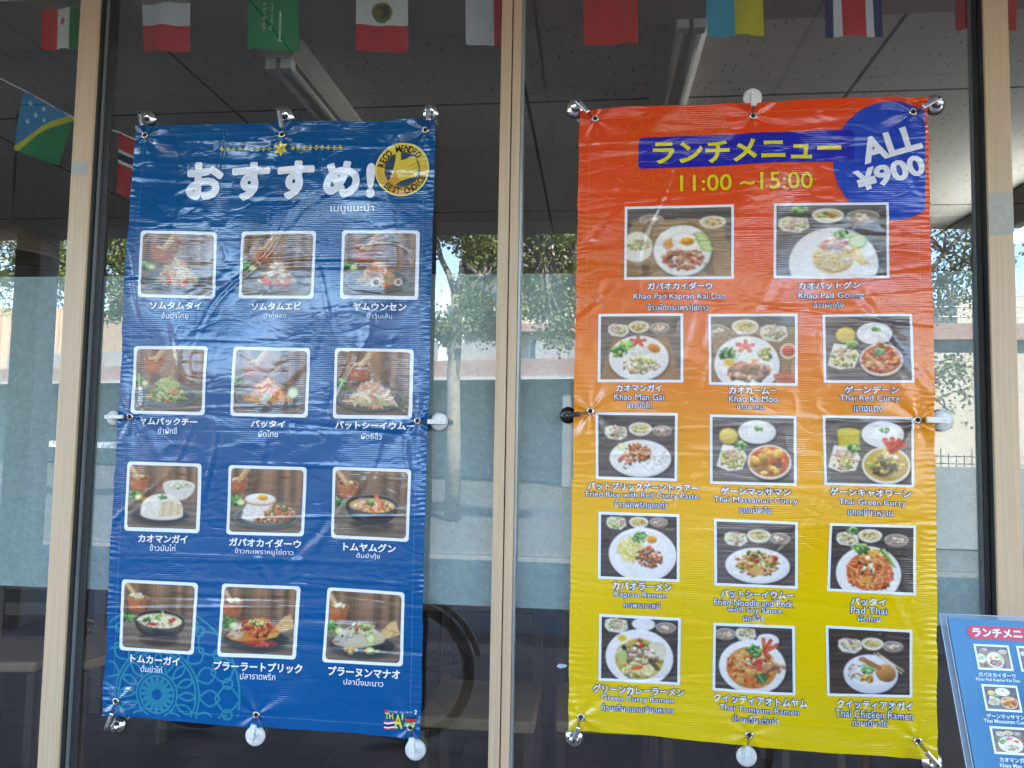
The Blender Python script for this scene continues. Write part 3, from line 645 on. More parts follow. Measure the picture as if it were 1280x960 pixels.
# ------------------------------------------------------------------ banners: a creased vinyl sheet, its print, eyelets and stitching
def vnoise(x, z, sx, sz, seed):
    r = np.random.default_rng(seed); T = r.uniform(-1, 1, (64, 64))
    u, v = x / sx + 17.3, z / sz + 9.1
    i, j = np.floor(u).astype(int), np.floor(v).astype(int); f, g = u - i, v - j
    f = f * f * f * (f * (f * 6 - 15) + 10); g = g * g * g * (g * (g * 6 - 15) + 10)
    t = lambda a, b: T[a % 64, b % 64]
    return (t(i, j) * (1 - f) + t(i + 1, j) * f) * (1 - g) + (t(i, j + 1) * (1 - f) + t(i + 1, j + 1) * f) * g
class Banner:
    YB = -0.030
    def __init__(s, px, grom, seed, label):
        s.C = [at(*p, s.YB) for p in px]      # TL TR BR BL
        s.G = [at(*p, s.YB) for p in grom]; s.seed = seed
        s.root = thing('menu_banner', tuple((s.C[2] + s.C[3]) / 2), label, 'banner')
        r = np.random.default_rng(seed + 50)
        x0, x1 = s.C[3][0], s.C[2][0]; z0, z1 = s.C[3][2], s.C[0][2]
        s.ext = (x0, x1, z0, z1)
        s.ridges = [(r.uniform(z0, z1), r.uniform(x0, x1), r.uniform(0.12, 0.45), r.uniform(0.004, 0.010), r.uniform(0.0006, 0.0017) * r.choice((-1, 1)), r.normal(0, 0.06)) for k in range(46)]
        # long diagonal folds that run out of the eyelets and across the sheet
        s.diag = []
        for k in range(26):
            a = r.uniform(rad(35), rad(145)); s.diag.append((r.uniform(x0, x1), r.uniform(z0 + 0.25, z1), math.cos(a), math.sin(a), r.uniform(0.06, 0.24), r.uniform(0.006, 0.016), r.uniform(0.0008, 0.0019) * r.choice((-1, 1))))
        s.gp = [(r.uniform(0, 6.28), r.uniform(0, 6.28)) for g in s.G]
    def h(s, x, z):
        x = np.asarray(x, float); z = np.asarray(z, float); sd = s.seed
        x0, x1, z0, z1 = s.ext
        up = np.clip((z - z0) / (z1 - z0), 0, 1); calm = 0.35 + 0.65 * np.clip((up - 0.12) / 0.4, 0, 1)
        o = 0.010 * vnoise(x, z, 0.33, 0.40, sd) + 0.0042 * vnoise(x, z, 0.13, 0.19, sd + 1) * calm
        # crumples: creased noise drawn out along the sheet
        a = 1 - np.abs(vnoise(x + 0.02 * vnoise(x, z, .05, .05, sd + 9), z, 0.075, 0.055, sd + 2)); o = o + 0.0014 * a * a * calm * np.clip(0.15 + 1.5 * vnoise(x, z, 0.20, 0.16, sd + 3), 0, 1.6)
        a = 1 - np.abs(vnoise(x, z, 0.034, 0.028, sd + 4)); o = o + 0.0004 * a * a * calm * np.clip(0.2 + 1.5 * vnoise(x, z, 0.14, 0.14, sd + 5), 0, 1.5)
        for (zc, xc, L, wd, A, sl) in s.ridges:
            t = (z - zc - sl * (x - xc)) / wd; o = o + A * np.exp(-t * t) * np.exp(-((x - xc) / L) ** 2)
        for (xc, zc, ca, sa, L, wd, A) in s.diag:
            p = (x - xc) * ca + (z - zc) * sa; q = -(x - xc) * sa + (z - zc) * ca
            wv = q + 0.02 * np.sin(p * 14)
            o = o + A * (np.exp(-(wv / wd) ** 2) - 0.6 * np.exp(-((wv + 1.6 * wd) / wd) ** 2)) * np.exp(-(p / L) ** 2)
        for g, (p1, p2) in zip(s.G, s.gp):
            dx, dz = x - g[0], z - g[2]; r = np.sqrt(dx * dx + dz * dz) + 1e-6; th = np.arctan2(dz, dx)
            o = o + 0.0040 * np.exp(-r / 0.07) * np.cos(7 * th + p1) * (r / (r + 0.015)) + 0.0045 * np.exp(-r / 0.16) * np.cos(3 * th + p2) * (r / (r + 0.05))
        # puckered hems
        for e, sg in ((x0, 1), (x1, -1)):
            d = np.clip((x - e) * sg, 0, 1); o = o + 0.0013 * np.exp(-d / 0.022) * (np.sin(z * 2 * math.pi / 0.0155 + 3 * vnoise(x, z, .05, .05, sd + 6)) * (0.6 + vnoise(x, z, .1, .06, sd + 7)))
        for e, sg in ((z0, 1), (z1, -1)):
            d = (z - e) * sg; o = o + 0.002 * np.exp(-(d / 0.035) ** 2) * vnoise(x, z, 0.06, 0.3, sd + 8)
        return o
    def y(s, x, z, layer=0): return s.YB - s.h(x, z) - layer * 0.0008
    def uv(s, u, v):
        C = s.C; P = (C[0][:, None] * ((1 - u) * v) + C[1][:, None] * (u * v) + C[2][:, None] * (u * (1 - v)) + C[3][:, None] * ((1 - u) * (1 - v)))
        return P[0], P[2]
    def clip(s, x, z):
        # keep printed shapes on the sheet
        return x, z
    def sheet(s, colf, nx=260, nz=470):
        u, v = np.meshgrid(np.linspace(0, 1, nx), np.linspace(0, 1, nz)); u, v = u.ravel(), v.ravel()
        X, Z = s.uv(u, v)
        eu = np.where(u < .5, np.exp(-u * 40), -np.exp(-(1 - u) * 40)); X = X + 0.0022 * eu * vnoise(X, Z, 0.03, 0.045, s.seed + 21)
        ev = np.where(v < .5, np.exp(-v * 50), -np.exp(-(1 - v) * 50)); Z = Z + 0.0035 * ev * vnoise(X, Z, 0.16, 0.5, s.seed + 22)
        V = np.stack([X, s.y(X, Z), Z], 1)
        k = np.arange(nx * nz).reshape(nz, nx); F = np.stack([k[:-1, :-1], k[:-1, 1:], k[1:, 1:], k[1:, :-1]], -1).reshape(-1, 4)
        o = mesh('sheet', V, F.tolist(), printed('vinyl_sheet'), s.root, smooth=True)
        c = colf(u, v, X, Z); col = np.ones((len(u), 4)); col[:, :3] = c
        o.data.color_attributes.new('Col', 'FLOAT_COLOR', 'POINT').data.foreach_set('color', col.ravel())
        return o
    def patch(s, V2, F, mat, name, parent=None, layer=1, step=0.0075):
        """flat shape in (x, z) metres laid onto the creased sheet"""
        bm = bmesh.new(); vv = [bm.verts.new((p[0], p[1], 0)) for p in V2]
        for f in F:
            try: bm.faces.new([vv[i] for i in f])
            except ValueError: pass
        bmesh.ops.triangulate(bm, faces=[f for f in bm.faces if len(f.verts) > 3])
        V2 = np.asarray(V2); lo, hi = V2.min(0), V2.max(0)
        for ax in (0, 1):
            n = Vector((1, 0, 0)) if ax == 0 else Vector((0, 1, 0))
            c = math.ceil(lo[ax] / step) * step
            while c < hi[ax]:
                co = Vector((c, 0, 0)) if ax == 0 else Vector((0, c, 0))
                bmesh.ops.bisect_plane(bm, geom=bm.verts[:] + bm.edges[:] + bm.faces[:], dist=1e-7, plane_co=co, plane_no=n)
                c += step
        bm.verts.index_update()
        P = np.array([v.co[:] for v in bm.verts]); FF = [[v.index for v in f.verts] for f in bm.faces]
        # face towards the street (-y)
        FF2 = []
        for f in FF:
            a, b_, c_ = P[f[0]], P[f[1]], P[f[2]]
            cr = (b_[0] - a[0]) * (c_[1] - a[1]) - (b_[1] - a[1]) * (c_[0] - a[0])
            FF2.append(f if cr > 0 else f[::-1])
        bm.free()
        W = np.stack([P[:, 0], s.y(P[:, 0], P[:, 1], layer), P[:, 1]], 1)
        return mesh(name, W, FF2, mat, parent or s.root, smooth=True)
    def px(s, p): q = at(p[0], p[1], s.YB); return np.array((q[0], q[2]))
    def scale(s, cx, cy):
        return np.linalg.norm(s.px((cx + .5, cy)) - s.px((cx - .5, cy))), np.linalg.norm(s.px((cx, cy + .5)) - s.px((cx, cy - .5)))
    def poly(s, pts, mat, name, layer=1, parent=None, step=0.006):
        P = [s.px(p) for p in pts]; return s.patch(P, [tuple(range(len(P)))], mat, name, parent, layer, step)
    def text(s, body, cx, cy, w, h, mat, name, layer=3, bold=0.0, rot=0.0, outline=None, ow=0.0, parent=None, step=0.0065, fit=True):
        V, F = glyphs(body, bold); lo, hi = V.min(0), V.max(0); mid = (lo + hi) / 2
        mx, mz = s.scale(cx, cy); sx = w * mx / (hi[0] - lo[0]); sz = h * mz / (hi[1] - lo[1])
        if fit: sz = min(max(sz, sx * 0.8), sx * 1.3)
        c = s.px((cx, cy)); R = np.array(((math.cos(rot), -math.sin(rot)), (math.sin(rot), math.cos(rot))))
        f = lambda A: ((A - mid) * (sx, sz)) @ R.T + c
        o = s.patch(f(V), F, mat, name, parent, layer, step)
        if outline is not None:
            V2, F2 = glyphs(body, bold + ow); s.patch(f(V2), F2, outline, 'outline', o, layer - 1, step)
        return o
_gc = {}
def glyphs(body, bold=0.0):
    k = (body, round(bold, 4))
    if k not in _gc:
        c = bpy.data.curves.new('lettering', 'FONT'); c.body = body; c.resolution_u = 3; c.offset = bold
        o = bpy.data.objects.new('lettering', c); COL.objects.link(o)
        dg = bpy.context.evaluated_depsgraph_get(); dg.update()
        me = bpy.data.meshes.new_from_object(o.evaluated_get(dg))
        V = np.array([v.co[:2] for v in me.vertices]); F = [tuple(p.vertices) for p in me.polygons]
        bpy.data.objects.remove(o); bpy.data.curves.remove(c); bpy.data.meshes.remove(me)
        _gc[k] = (V, F)
    return _gc[k]

# ------------------------------------------------------------------ a small painter for the printed dish pictures
class Cv:
    def __init__(s, w=118, h=100, col='#404040'):
        s.w, s.h = w, h; s.a = np.zeros((h, w, 3)); s.a[:] = s.c(col)
        s.Y, s.X = np.mgrid[0:h, 0:w] + 0.5
        s.r = np.random.default_rng(1)
    def c(s, col): return np.array([int(col[i:i + 2], 16) for i in (1, 3, 5)]) / 255.0 if isinstance(col, str) else np.asarray(col, float)
    def win(s, x0, x1, y0, y1):
        return slice(max(0, int(y0)), min(s.h, int(y1) + 2)), slice(max(0, int(x0)), min(s.w, int(x1) + 2))
    def mixin(s, sl, al, col):
        s.a[sl] = s.a[sl] * (1 - al[..., None]) + col * al[..., None]
    def ell(s, cx, cy, rx, ry, col, rot=0, al=1.0, sh=0.0, soft=1.0):
        cx *= s.w; rx *= s.w; cy *= s.h; ry *= s.h; R = max(rx, ry) + 2
        sl = s.win(cx - R, cx + R, cy - R, cy + R)
        if s.a[sl].size == 0: return s
        dx, dy = s.X[sl] - cx, s.Y[sl] - cy; ca, sa = math.cos(rot), math.sin(rot)
        p, q = (dx * ca + dy * sa) / rx, (-dx * sa + dy * ca) / ry; d = np.sqrt(p * p + q * q)
        A = np.clip((1 - d) * min(rx, ry) / soft + 0.5, 0, 1) * al
        col = s.c(col)
        if sh: col = np.clip(col * (1 + sh * (-(dx / rx) * 0.4 - (dy / ry)))[..., None], 0, 1)
        s.mixin(sl, A, col); return s
    def line(s, x0, y0, x1, y1, wd, col, al=1.0):
        x0 *= s.w; x1 *= s.w; y0 *= s.h; y1 *= s.h; wd *= s.w
        sl = s.win(min(x0, x1) - wd - 1, max(x0, x1) + wd + 1, min(y0, y1) - wd - 1, max(y0, y1) + wd + 1)
        if s.a[sl].size == 0: return s
        vx, vy = x1 - x0, y1 - y0; L = vx * vx + vy * vy + 1e-6
        t = np.clip(((s.X[sl] - x0) * vx + (s.Y[sl] - y0) * vy) / L, 0, 1)
        d = np.hypot(s.X[sl] - x0 - t * vx, s.Y[sl] - y0 - t * vy)
        s.mixin(sl, np.clip(wd / 2 - d + 0.5, 0, 1) * al, s.c(col)); return s
    def arc(s, pts, wd, col, al=1.0):
        for a, b in zip(pts[:-1], pts[1:]): s.line(a[0], a[1], b[0], b[1], wd, col, al)
        return s
    def poly(s, pts, col, al=1.0):
        P = [(x * s.w, y * s.h) for x, y in pts]; xs, ys = zip(*P); sl = s.win(min(xs) - 1, max(xs) + 1, min(ys) - 1, max(ys) + 1)
        if s.a[sl].size == 0: return s
        A = np.zeros(s.a[sl].shape[:2])
        for ox in (-.33, 0, .33):
            for oy in (-.33, 0, .33):
                X, Y = s.X[sl] + ox, s.Y[sl] + oy; ins = np.zeros(A.shape, bool)
                for (xa, ya), (xb, yb) in zip(P, P[1:] + P[:1]):
                    if ya == yb: continue
                    cnd = ((ya > Y) != (yb > Y)) & (X < (xb - xa) * (Y - ya) / (yb - ya) + xa); ins ^= cnd
                A += ins / 9.0
        s.mixin(sl, A * al, s.c(col)); return s
    def scat(s, n, cx, cy, rx, ry, pal, sz=(0.02, 0.04), asp=0.5, sh=0.35, top=False):
        for k in range(n):
            a = s.r.uniform(0, 6.283); q = math.sqrt(s.r.uniform(0, 1)); x = cx + rx * q * math.cos(a); y = cy + ry * q * math.sin(a)
            z = s.r.uniform(*sz); s.ell(x, y, z, z * asp * s.w / s.h * s.r.uniform(.6, 1.4), s.tone(pal), s.r.uniform(0, 3.14), 1.0, sh)
        return s
    def tone(s, pal):
        c = s.c(pal[s.r.integers(0, len(pal))]); return np.clip(c * s.r.uniform(0.82, 1.12), 0, 1)
    def strands(s, n, cx, cy, rx, ry, pal, ln=(0.08, 0.2), wd=0.012, ang=None, spread=3.14):
        for k in range(n):
            a = s.r.uniform(0, 6.283); q = math.sqrt(s.r.uniform(0, 1)); x = cx + rx * q * math.cos(a); y = cy + ry * q * math.sin(a)
            L = s.r.uniform(*ln); t = (s.r.uniform(0, 3.14) if ang is None else ang + s.r.normal(0, spread)); cu = s.r.normal(0, 0.9)
            pts = [(x + L * (u - .5) * math.cos(t + cu * u), y + L * (u - .5) * math.sin(t + cu * u)) for u in (0, .33, .66, 1)]
            pts = [p for p in pts if ((p[0] - cx) / (rx * 1.12)) ** 2 + ((p[1] - cy) / (ry * 1.12)) ** 2 < 1]
            if len(pts) > 1: s.arc(pts, wd * s.r.uniform(.7, 1.3), s.tone(pal))
        return s
    def mound(s, cx, cy, rx, ry, pal, n=90, wd=0.013, kind='s', peak=0.9):
        """a heap seen from the side: shaded base then food towards the top"""
        b_ = np.array(s.c(pal[0])) * .72
        s.ell(cx, cy + ry * .62, rx * 1.02, ry * .42, b_ * .6)
        s.poly([(cx - rx * (1 - v ** 1.5 * peak) * q, cy + ry * (.8 - 1.75 * v)) for q, vv in ((1, np.linspace(0, 1, 8)), (-1, np.linspace(1, 0, 8))) for v in vv], b_)
        for k in range(n):
            v = s.r.uniform(0, 1) ** .8; half = rx * (1 - v ** 1.5 * peak); x = cx + s.r.uniform(-1, 1) * half * .95; y = cy + ry * (1 - 2 * v)
            x += 0; y = min(y, cy + ry * math.sqrt(max(0, 1 - ((x - cx) / rx) ** 2)) * .95)
            if kind == 's':
                L = s.r.uniform(.07, .17); t = s.r.normal(0, .8); cu = s.r.normal(0, 1.0)
                s.arc([(x + L * (u - .5) * math.cos(t + cu * u), y + L * .8 * (u - .5) * math.sin(t + cu * u)) for u in (0, .33, .66, 1)], wd * s.r.uniform(.7, 1.3), s.tone(pal))
            else:
                z = wd * s.r.uniform(.8, 1.6); s.ell(x, y, z, z * .8, s.tone(pal), s.r.uniform(0, 3), 1, .3)
        return s
    def prawn(s, x, y, z, fl=1, cols=('#f0a070', '#f8d8c0')):
        pts = [(x + fl * z * math.cos(t), y + z * 1.1 * math.sin(t)) for t in np.linspace(-2.6, 1.6, 9)]
        s.arc(pts, z * 1.0, cols[0]); s.arc(pts[1:-1], z * .5, cols[1]); s.line(pts[-1][0], pts[-1][1], pts[-1][0] + fl * z * .3, pts[-1][1] + z * .8, z * .5, '#d86030'); return s
    def wash(s, f):                            # soft, slightly faded print
        n = s.r.normal(0, 1, (s.h, s.w))
        p = np.pad(s.a, ((1, 1), (1, 1), (0, 0)), 'edge'); p = (p[:-2] + 2 * p[1:-1] + p[2:]) / 4; s.a = (p[:, :-2] + 2 * p[:, 1:-1] + p[:, 2:]) / 4
        s.a = s.a * np.array((0.86, 0.84, 0.82)) + np.array((0.075, 0.066, 0.058))
        s.a = np.clip(s.a * (1 + f * n[..., None]), 0, 1); return s
    def linear(s):
        c = s.a; return np.where(c <= 0.04045, c / 12.92, ((c + 0.055) / 1.055) ** 2.4)

def scene_wood(mx=0.30, my=0.22, ms=0.17, pest=1, tone=1.0, low=0.62, seed=1):
    c = Cv(116, 102, '#6b4a33'); c.r = np.random.default_rng(seed)
    u = c.X / c.w; v = c.Y / c.h
    cur = 0.80 + 0.16 * np.cos(u * 26 + 2 * np.sin(u * 7)) + 0.05 * c.r.normal(0, 1, (1, c.w))
    base = np.stack([0.62 * cur * (1 - .22 * v), 0.475 * cur * (1 - .22 * v), 0.34 * cur], -1) * tone
    tab = 0.85 + 0.10 * np.sin(v * 60 + np.sin(u * 9) * 1.2) + .07 * np.sin(v * 23 + u * 3) + 0.03 * c.r.normal(0, 1, (c.h, 1))
    tb = np.stack([0.56 * tab, 0.485 * tab, 0.42 * tab], -1) * (1 - .18 * (v[..., None] - .6))
    k = np.clip((v - low + .1) / .06, 0, 1)[..., None]; c.a = base * (1 - k) + tb * k
    # small hook rack on the wall
    c.ell(.74, .13, .09, .02, '#4a3020', 0, .5)
    # clay mortar and pestle
    c.ell(mx, my + ms * 1.25, ms * .85, ms * .35, '#3a2418', 0, .5, soft=4)
    c.poly([(mx - ms, my), (mx + ms, my), (mx + ms * .72, my + ms * 1.35), (mx - ms * .72, my + ms * 1.35)], '#b8693c')
    c.poly([(mx + ms * .2, my), (mx + ms, my), (mx + ms * .72, my + ms * 1.35), (mx + ms * .2, my + ms * 1.35)], '#8a4a28', .55)
    c.ell(mx, my + ms * 1.33, ms * .72, ms * .2, '#9a5630'); c.ell(mx, my, ms, ms * .30, '#cd8350'); c.ell(mx, my + .005, ms * .84, ms * .22, '#6d3c22')
    c.scat(14, mx, my, ms * .6, ms * .12, ['#e8cf9c', '#d8b478'], (.014, .024), .7)
    c.arc([(mx + .02 * pest, my), (mx + pest * ms * 1.05, my - ms * 1.35)], ms * .48, '#c79a66'); c.arc([(mx - .01 + .02 * pest, my - .02), (mx - .015 + pest * ms * 1.0, my - ms * 1.35)], ms * .16, '#e2bd8a')
    return c
def herbs(c, x, y, s=0.09, lime=True):
    c.scat(26, x, y, s, s * .8, ['#3f7a35', '#5f9c48', '#86b866', '#2c5a2a'], (.02, .04), .5)
    if lime: c.ell(x + s * 1.0, y + s * .45, s * .75, s * .62, '#8fae4a'); c.ell(x + s * 1.0, y + s * .42, s * .62, s * .5, '#dfe3a0'); c.ell(x + s * 1.0, y + s * .42, s * .3, s * .25, '#eef0c0')
    return c
def dplate(c, cx=.5, cy=.76, rx=.44, ry=.17, col='#5c6468', dark=False):
    c.ell(cx, cy + .035, rx * 1.0, ry, '#2a2522', 0, .6, soft=4)
    c.ell(cx, cy + .012, rx, ry, '#2c2e30' if dark else '#444a4c'); c.ell(cx, cy, rx, ry, '#6a7072' if dark else '#9aa6a6'); c.ell(cx, cy + .004, rx * .97, ry * .95, '#34373a' if dark else col, 0, 1, .15)
    c.ell(cx, cy + .03, rx * .72, ry * .62, '#26282b' if dark else '#6d787a', 0, .7)
    return c
def dbowl(c, cx, cy, rx, ry, dep, soup):
    c.ell(cx, cy + dep, rx * .8, ry * .7, '#1d1916', 0, .6, soft=4)
    c.poly([(cx - rx, cy)] + [(cx - rx * math.cos(t), cy + dep * math.sin(t) ** .8) for t in np.linspace(0.05, 3.09, 16)] + [(cx + rx, cy)], '#2b2b2d')
    c.poly([(cx - rx * .9, cy + .03)] + [(cx - rx * math.cos(t) * .9, cy + dep * .8 * math.sin(t)) for t in np.linspace(0.1, 1.4, 10)] + [(cx - rx * .5, cy + .05)], '#55575a', .5)
    c.ell(cx, cy, rx, ry, '#6a6c6e'); c.ell(cx, cy + .008, rx * .96, ry * .93, '#222224'); c.ell(cx, cy + .022, rx * .88, ry * .76, soup, 0, 1, -.12)
    return c
def blue_dish(k):
    if k in (0, 1, 2, 3, 4, 5):
        c = scene_wood([.29, .30, .30, .27, .28, .31][k], [.24, .24, .24, .16, .20, .22][k], .16, 1, 1.08, .62, 10 + k)
        herbs(c, .07, .52, .075, k < 4); dplate(c, .48, .74, .45, .175)
    if k == 0:
        c.mound(.50, .64, .30, .21, ['#e8d3a8', '#f0e2c0', '#d9a878', '#c96a44', '#b9c080'], 150); c.scat(5, .50, .80, .26, .045, ['#d8503c', '#e2674c'], (.035, .055), .8); c.strands(26, .5, .66, .24, .14, ['#f6ecd2', '#eadbb0'], (.1, .22), .011)
    if k == 1:
        c.mound(.50, .65, .30, .20, ['#e9d2a6', '#f1e2bf', '#d8a070', '#c05a40', '#a8b878'], 130); c.scat(5, .52, .80, .25, .045, ['#d8503c', '#c9432f'], (.035, .055), .8)
        for x, y, z in ((.45, .55, .05), (.57, .58, .055), (.42, .66, .055), (.60, .68, .06), (.50, .50, .045)): c.ell(x, y, z * 1.2, z * .85, '#e9c4b4', .4, 1, .25); c.ell(x, y, z * .7, z * .45, '#f7e6dc', .4)
    if k == 2:
        c.mound(.48, .66, .30, .18, ['#e8c79c', '#f0d9b8', '#d98c62', '#c95c44', '#bfae86', '#8f9b62'], 150)
        for x, y, z, f in ((.46, .52, .045, 1), (.34, .64, .045, -1), (.55, .60, .04, 1)): c.prawn(x, y, z, f)
        for x, y, z in ((.46, .78, .07), (.76, .77, .055)): c.ell(x, y, z, z * 1.05, '#fbf2ea'); c.ell(x, y, z * .62, z * .66, '#8a7a66')
        c.scat(2, .62, .84, .05, .02, ['#d8503c'], (.04, .05), .7)
    if k == 3:
        c.mound(.47, .66, .32, .19, ['#6f9c48', '#a8c878', '#d8e0b0', '#d9683c', '#4f7f3a', '#e0c8a0'], 120); c.scat(7, .48, .74, .28, .10, ['#e0562f', '#d8442e', '#e8824a'], (.03, .055), .55); c.strands(40, .5, .56, .17, .09, ['#b8d084', '#d4e2a8', '#8fb45c'], (.08, .16), .011)
        c.strands(30, .5, .70, .30, .10, ['#6f9c48', '#cfe0a0', '#f0e8d0', '#557f3c'], (.08, .18), .010)
    if k == 4:
        c.mound(.48, .66, .34, .19, ['#e09a50', '#eab472', '#d07a38', '#f0cc98', '#b85c30'], 150)
        c.ell(.82, .66, .075, .09, '#a8c068', .3); c.ell(.82, .67, .06, .07, '#e8eec0', .3); c.scat(8, .42, .74, .1, .05, ['#4c8a44', '#8fb46c'], (.02, .03), .6)
        for x, y, z, f in ((.46, .56, .055, -1), (.60, .68, .06, 1), (.36, .60, .05, 1)): c.prawn(x, y, z, f, ('#f08c40', '#f6c088'))
    if k == 5:
        c.mound(.48, .68, .36, .19, ['#e6c4a0', '#f0d8ba', '#d8a07c', '#e8b898', '#b8b488', '#c88a68'], 120, .022); c.strands(30, .50, .64, .26, .12, ['#f2dcc0', '#e2b48c', '#d09070'], (.14, .28), .026); c.strands(9, .52, .78, .32, .06, ['#a8c480', '#cfd8a0'], (.14, .22), .018)
    if k == 6:
        c = scene_wood(.15, .20, .15, -1, 1.05, .60, 16); herbs(c, .08, .48, .075, True); c.ell(.25, .54, .08, .03, '#d88a28')
        c.ell(.72, .33, .23, .085, '#b8b4aa', 0, .5); c.poly([(.49, .30)] + [(.72 - .23 * math.cos(t), .30 + .24 * math.sin(t)) for t in np.linspace(.05, 3.09, 14)] + [(.95, .30)], '#dcd8d0'); c.ell(.72, .30, .23, .075, '#f2efe8'); c.ell(.72, .31, .20, .058, '#c8cdb0'); c.scat(10, .70, .31, .14, .035, ['#7fa050', '#e8e4c8'], (.02, .035), .6)
        dplate(c, .47, .78, .42, .14, dark=True); c.poly([(.20, .76)] + [(.49 - .30 * math.cos(t), .76 - .31 * math.sin(t) ** .7) for t in np.linspace(.02, 3.12, 18)] + [(.79, .76)], '#efe8da'); c.ell(.49, .77, .30, .09, '#e8dfcd')
        c.scat(200, .42, .68, .22, .14, ['#fbf7ee', '#f0e9dc'], (.008, .014), .6, .1)
        for q in range(9): c.line(.48 + q * .034, .56 + abs(q - 3) * .012, .46 + q * .036, .80 - q * .006, .028, ('#e2cfa8', '#cdb084', '#d9c094')[q % 3])
        c.scat(10, .49, .50, .07, .03, ['#5f9040', '#3d6e30'], (.018, .03), .6)
    if k == 7:
        c = scene_wood(.10, .18, .14, 1, 1.05, .60, 17); herbs(c, .07, .50, .08, True); dplate(c, .50, .76, .44, .17, '#4c5254')
        c.poly([(.17, .76), (.20, .62), (.26, .52), (.56, .52), (.62, .62), (.64, .76)], '#efeae4'); c.ell(.40, .76, .235, .07, '#e8e2da'); c.scat(160, .40, .67, .21, .13, ['#fbf8f2', '#ece7de'], (.008, .014), .6, .1)
        c.scat(190, .70, .70, .22, .12, ['#b8562c', '#d07a44', '#96401f', '#e0a070', '#567a34'], (.014, .026), .8); c.scat(60, .52, .80, .18, .035, ['#c06838', '#e0b080', '#a84c28'], (.013, .022), .8)
        c.ell(.42, .50, .215, .085, '#c79058'); c.ell(.42, .475, .21, .085, '#f6f1e8', 0, 1, .1); c.ell(.45, .455, .075, .042, '#eda428', 0, 1, .25)
    if k == 8:
        c = scene_wood(.18, .20, .15, -1, .95, .58, 18); herbs(c, .08, .50, .075, False); dbowl(c, .52, .50, .36, .145, .32, '#e2b070')
        c.scat(40, .5, .54, .28, .07, ['#ecc890', '#d88c48', '#f0dcb0', '#8c9c50', '#c86830'], (.02, .045), .5); c.prawn(.54, .54, .055, 1, ('#e89468', '#f6d4bc')); c.prawn(.40, .52, .045, -1, ('#e89468', '#f6d4bc')); c.arc([(.62, .58), (.64, .48), (.57, .38)], .05, '#dc6a30'); c.arc([(.62, .56), (.63, .48), (.58, .41)], .02, '#f0a070'); c.scat(9, .50, .47, .06, .03, ['#8fb44c', '#5f8f3c'], (.02, .035), .5)
    if k == 9:
        c = scene_wood(.20, .22, .15, -1, .95, .58, 19); c.scat(18, .20, .20, .12, .03, ['#eedcb0', '#e8c890'], (.018, .028), .7); herbs(c, .08, .52, .08, False); dbowl(c, .53, .54, .36, .15, .30, '#e6d6a8')
        c.scat(34, .5, .57, .27, .07, ['#f2e8c8', '#e8dcb0', '#c8cca0', '#d8c890'], (.025, .045), .6); c.scat(6, .36, .56, .06, .03, ['#3c6a38'], (.025, .035), .6); c.strands(4, .46, .61, .10, .03, ['#c8341e'], (.1, .14), .026); c.strands(4, .72, .54, .08, .03, ['#c8341e'], (.08, .12), .024); c.line(.56, .42, .66, .66, .022, '#ece0a8'); c.scat(8, .50, .50, .05, .03, ['#7fa84a'], (.02, .035), .5)
    if k in (10, 11):
        c = scene_wood(.13, .22, .15, -1, 1.0, .58, 20 + k); c.scat(18, .14, .215, .11, .03, ['#eedcb0', '#e8c890'], (.018, .028), .7); herbs(c, .08, .54, .09, True); dplate(c, .48, .76, .46, .17, dark=True)
        bod = '#c8742c' if k == 10 else '#c9bfa2'; hi_ = '#e0a050' if k == 10 else '#ded6be'
        c.poly([(.72, .58), (.84, .42), (.93, .38), (.97, .52), (.99, .58), (.78, .66)], '#d8b070' if k == 10 else '#dcb878'); c.strands(10, .88, .54, .08, .06, ['#b88848', '#eed09a'], (.08, .14), .010, -.5, .3)
        c.poly([(.07, .74), (.16, .62), (.30, .51), (.48, .48), (.64, .52), (.76, .60), (.80, .66), (.70, .74), (.48, .81), (.25, .81), (.12, .78)], bod)
        c.poly([(.16, .62), (.30, .51), (.48, .48), (.64, .52), (.70, .57), (.45, .58), (.25, .64)], hi_, .8); c.poly([(.40, .50), (.55, .44), (.66, .47), (.62, .54)], '#c8843c' if k == 10 else '#b8ac90')
        c.poly([(.66, .68), (.80, .66), (.76, .72), (.62, .76)], '#d8a040' if k == 10 else '#b8b090')
        c.poly([(.07, .74), (.16, .62), (.26, .54), (.32, .60), (.30, .74), (.20, .79)], '#c9a884' if k == 10 else '#b9b4a8'); c.poly([(.16, .62), (.26, .54), (.30, .58), (.22, .66)], '#e6ddd0', .8); c.ell(.215, .645, .028, .03, '#ece4d4'); c.ell(.215, .648, .015, .018, '#2a1a12'); c.line(.07, .745, .17, .735, .018, '#a8482c')
        if k == 10:
            c.scat(70, .48, .60, .22, .13, ['#b83418', '#d0562c', '#a02814', '#d88838', '#8a2412'], (.02, .05), .4); c.scat(14, .46, .52, .10, .04, ['#8fb048', '#c8d88c'], (.02, .03), .5); c.ell(.54, .83, .22, .045, '#a83420'); c.scat(20, .54, .83, .2, .03, ['#c85030', '#8c2414'], (.02, .03), .6)
        else:
            c.scat(30, .46, .54, .16, .07, ['#a8bc68', '#d8dca8', '#7f9c4c', '#c0381e'], (.02, .045), .45); c.ell(.60, .66, .06, .075, '#a8c060', .2); c.ell(.60, .66, .046, .058, '#e2e8b4', .2); c.scat(14, .50, .84, .24, .03, ['#9cb860', '#d8e0a4', '#c87038'], (.03, .05), .6); c.strands(8, .3, .7, .1, .08, ['#8a8274', '#e8e0d0'], (.06, .12), .01)
    return c.wash(.035)

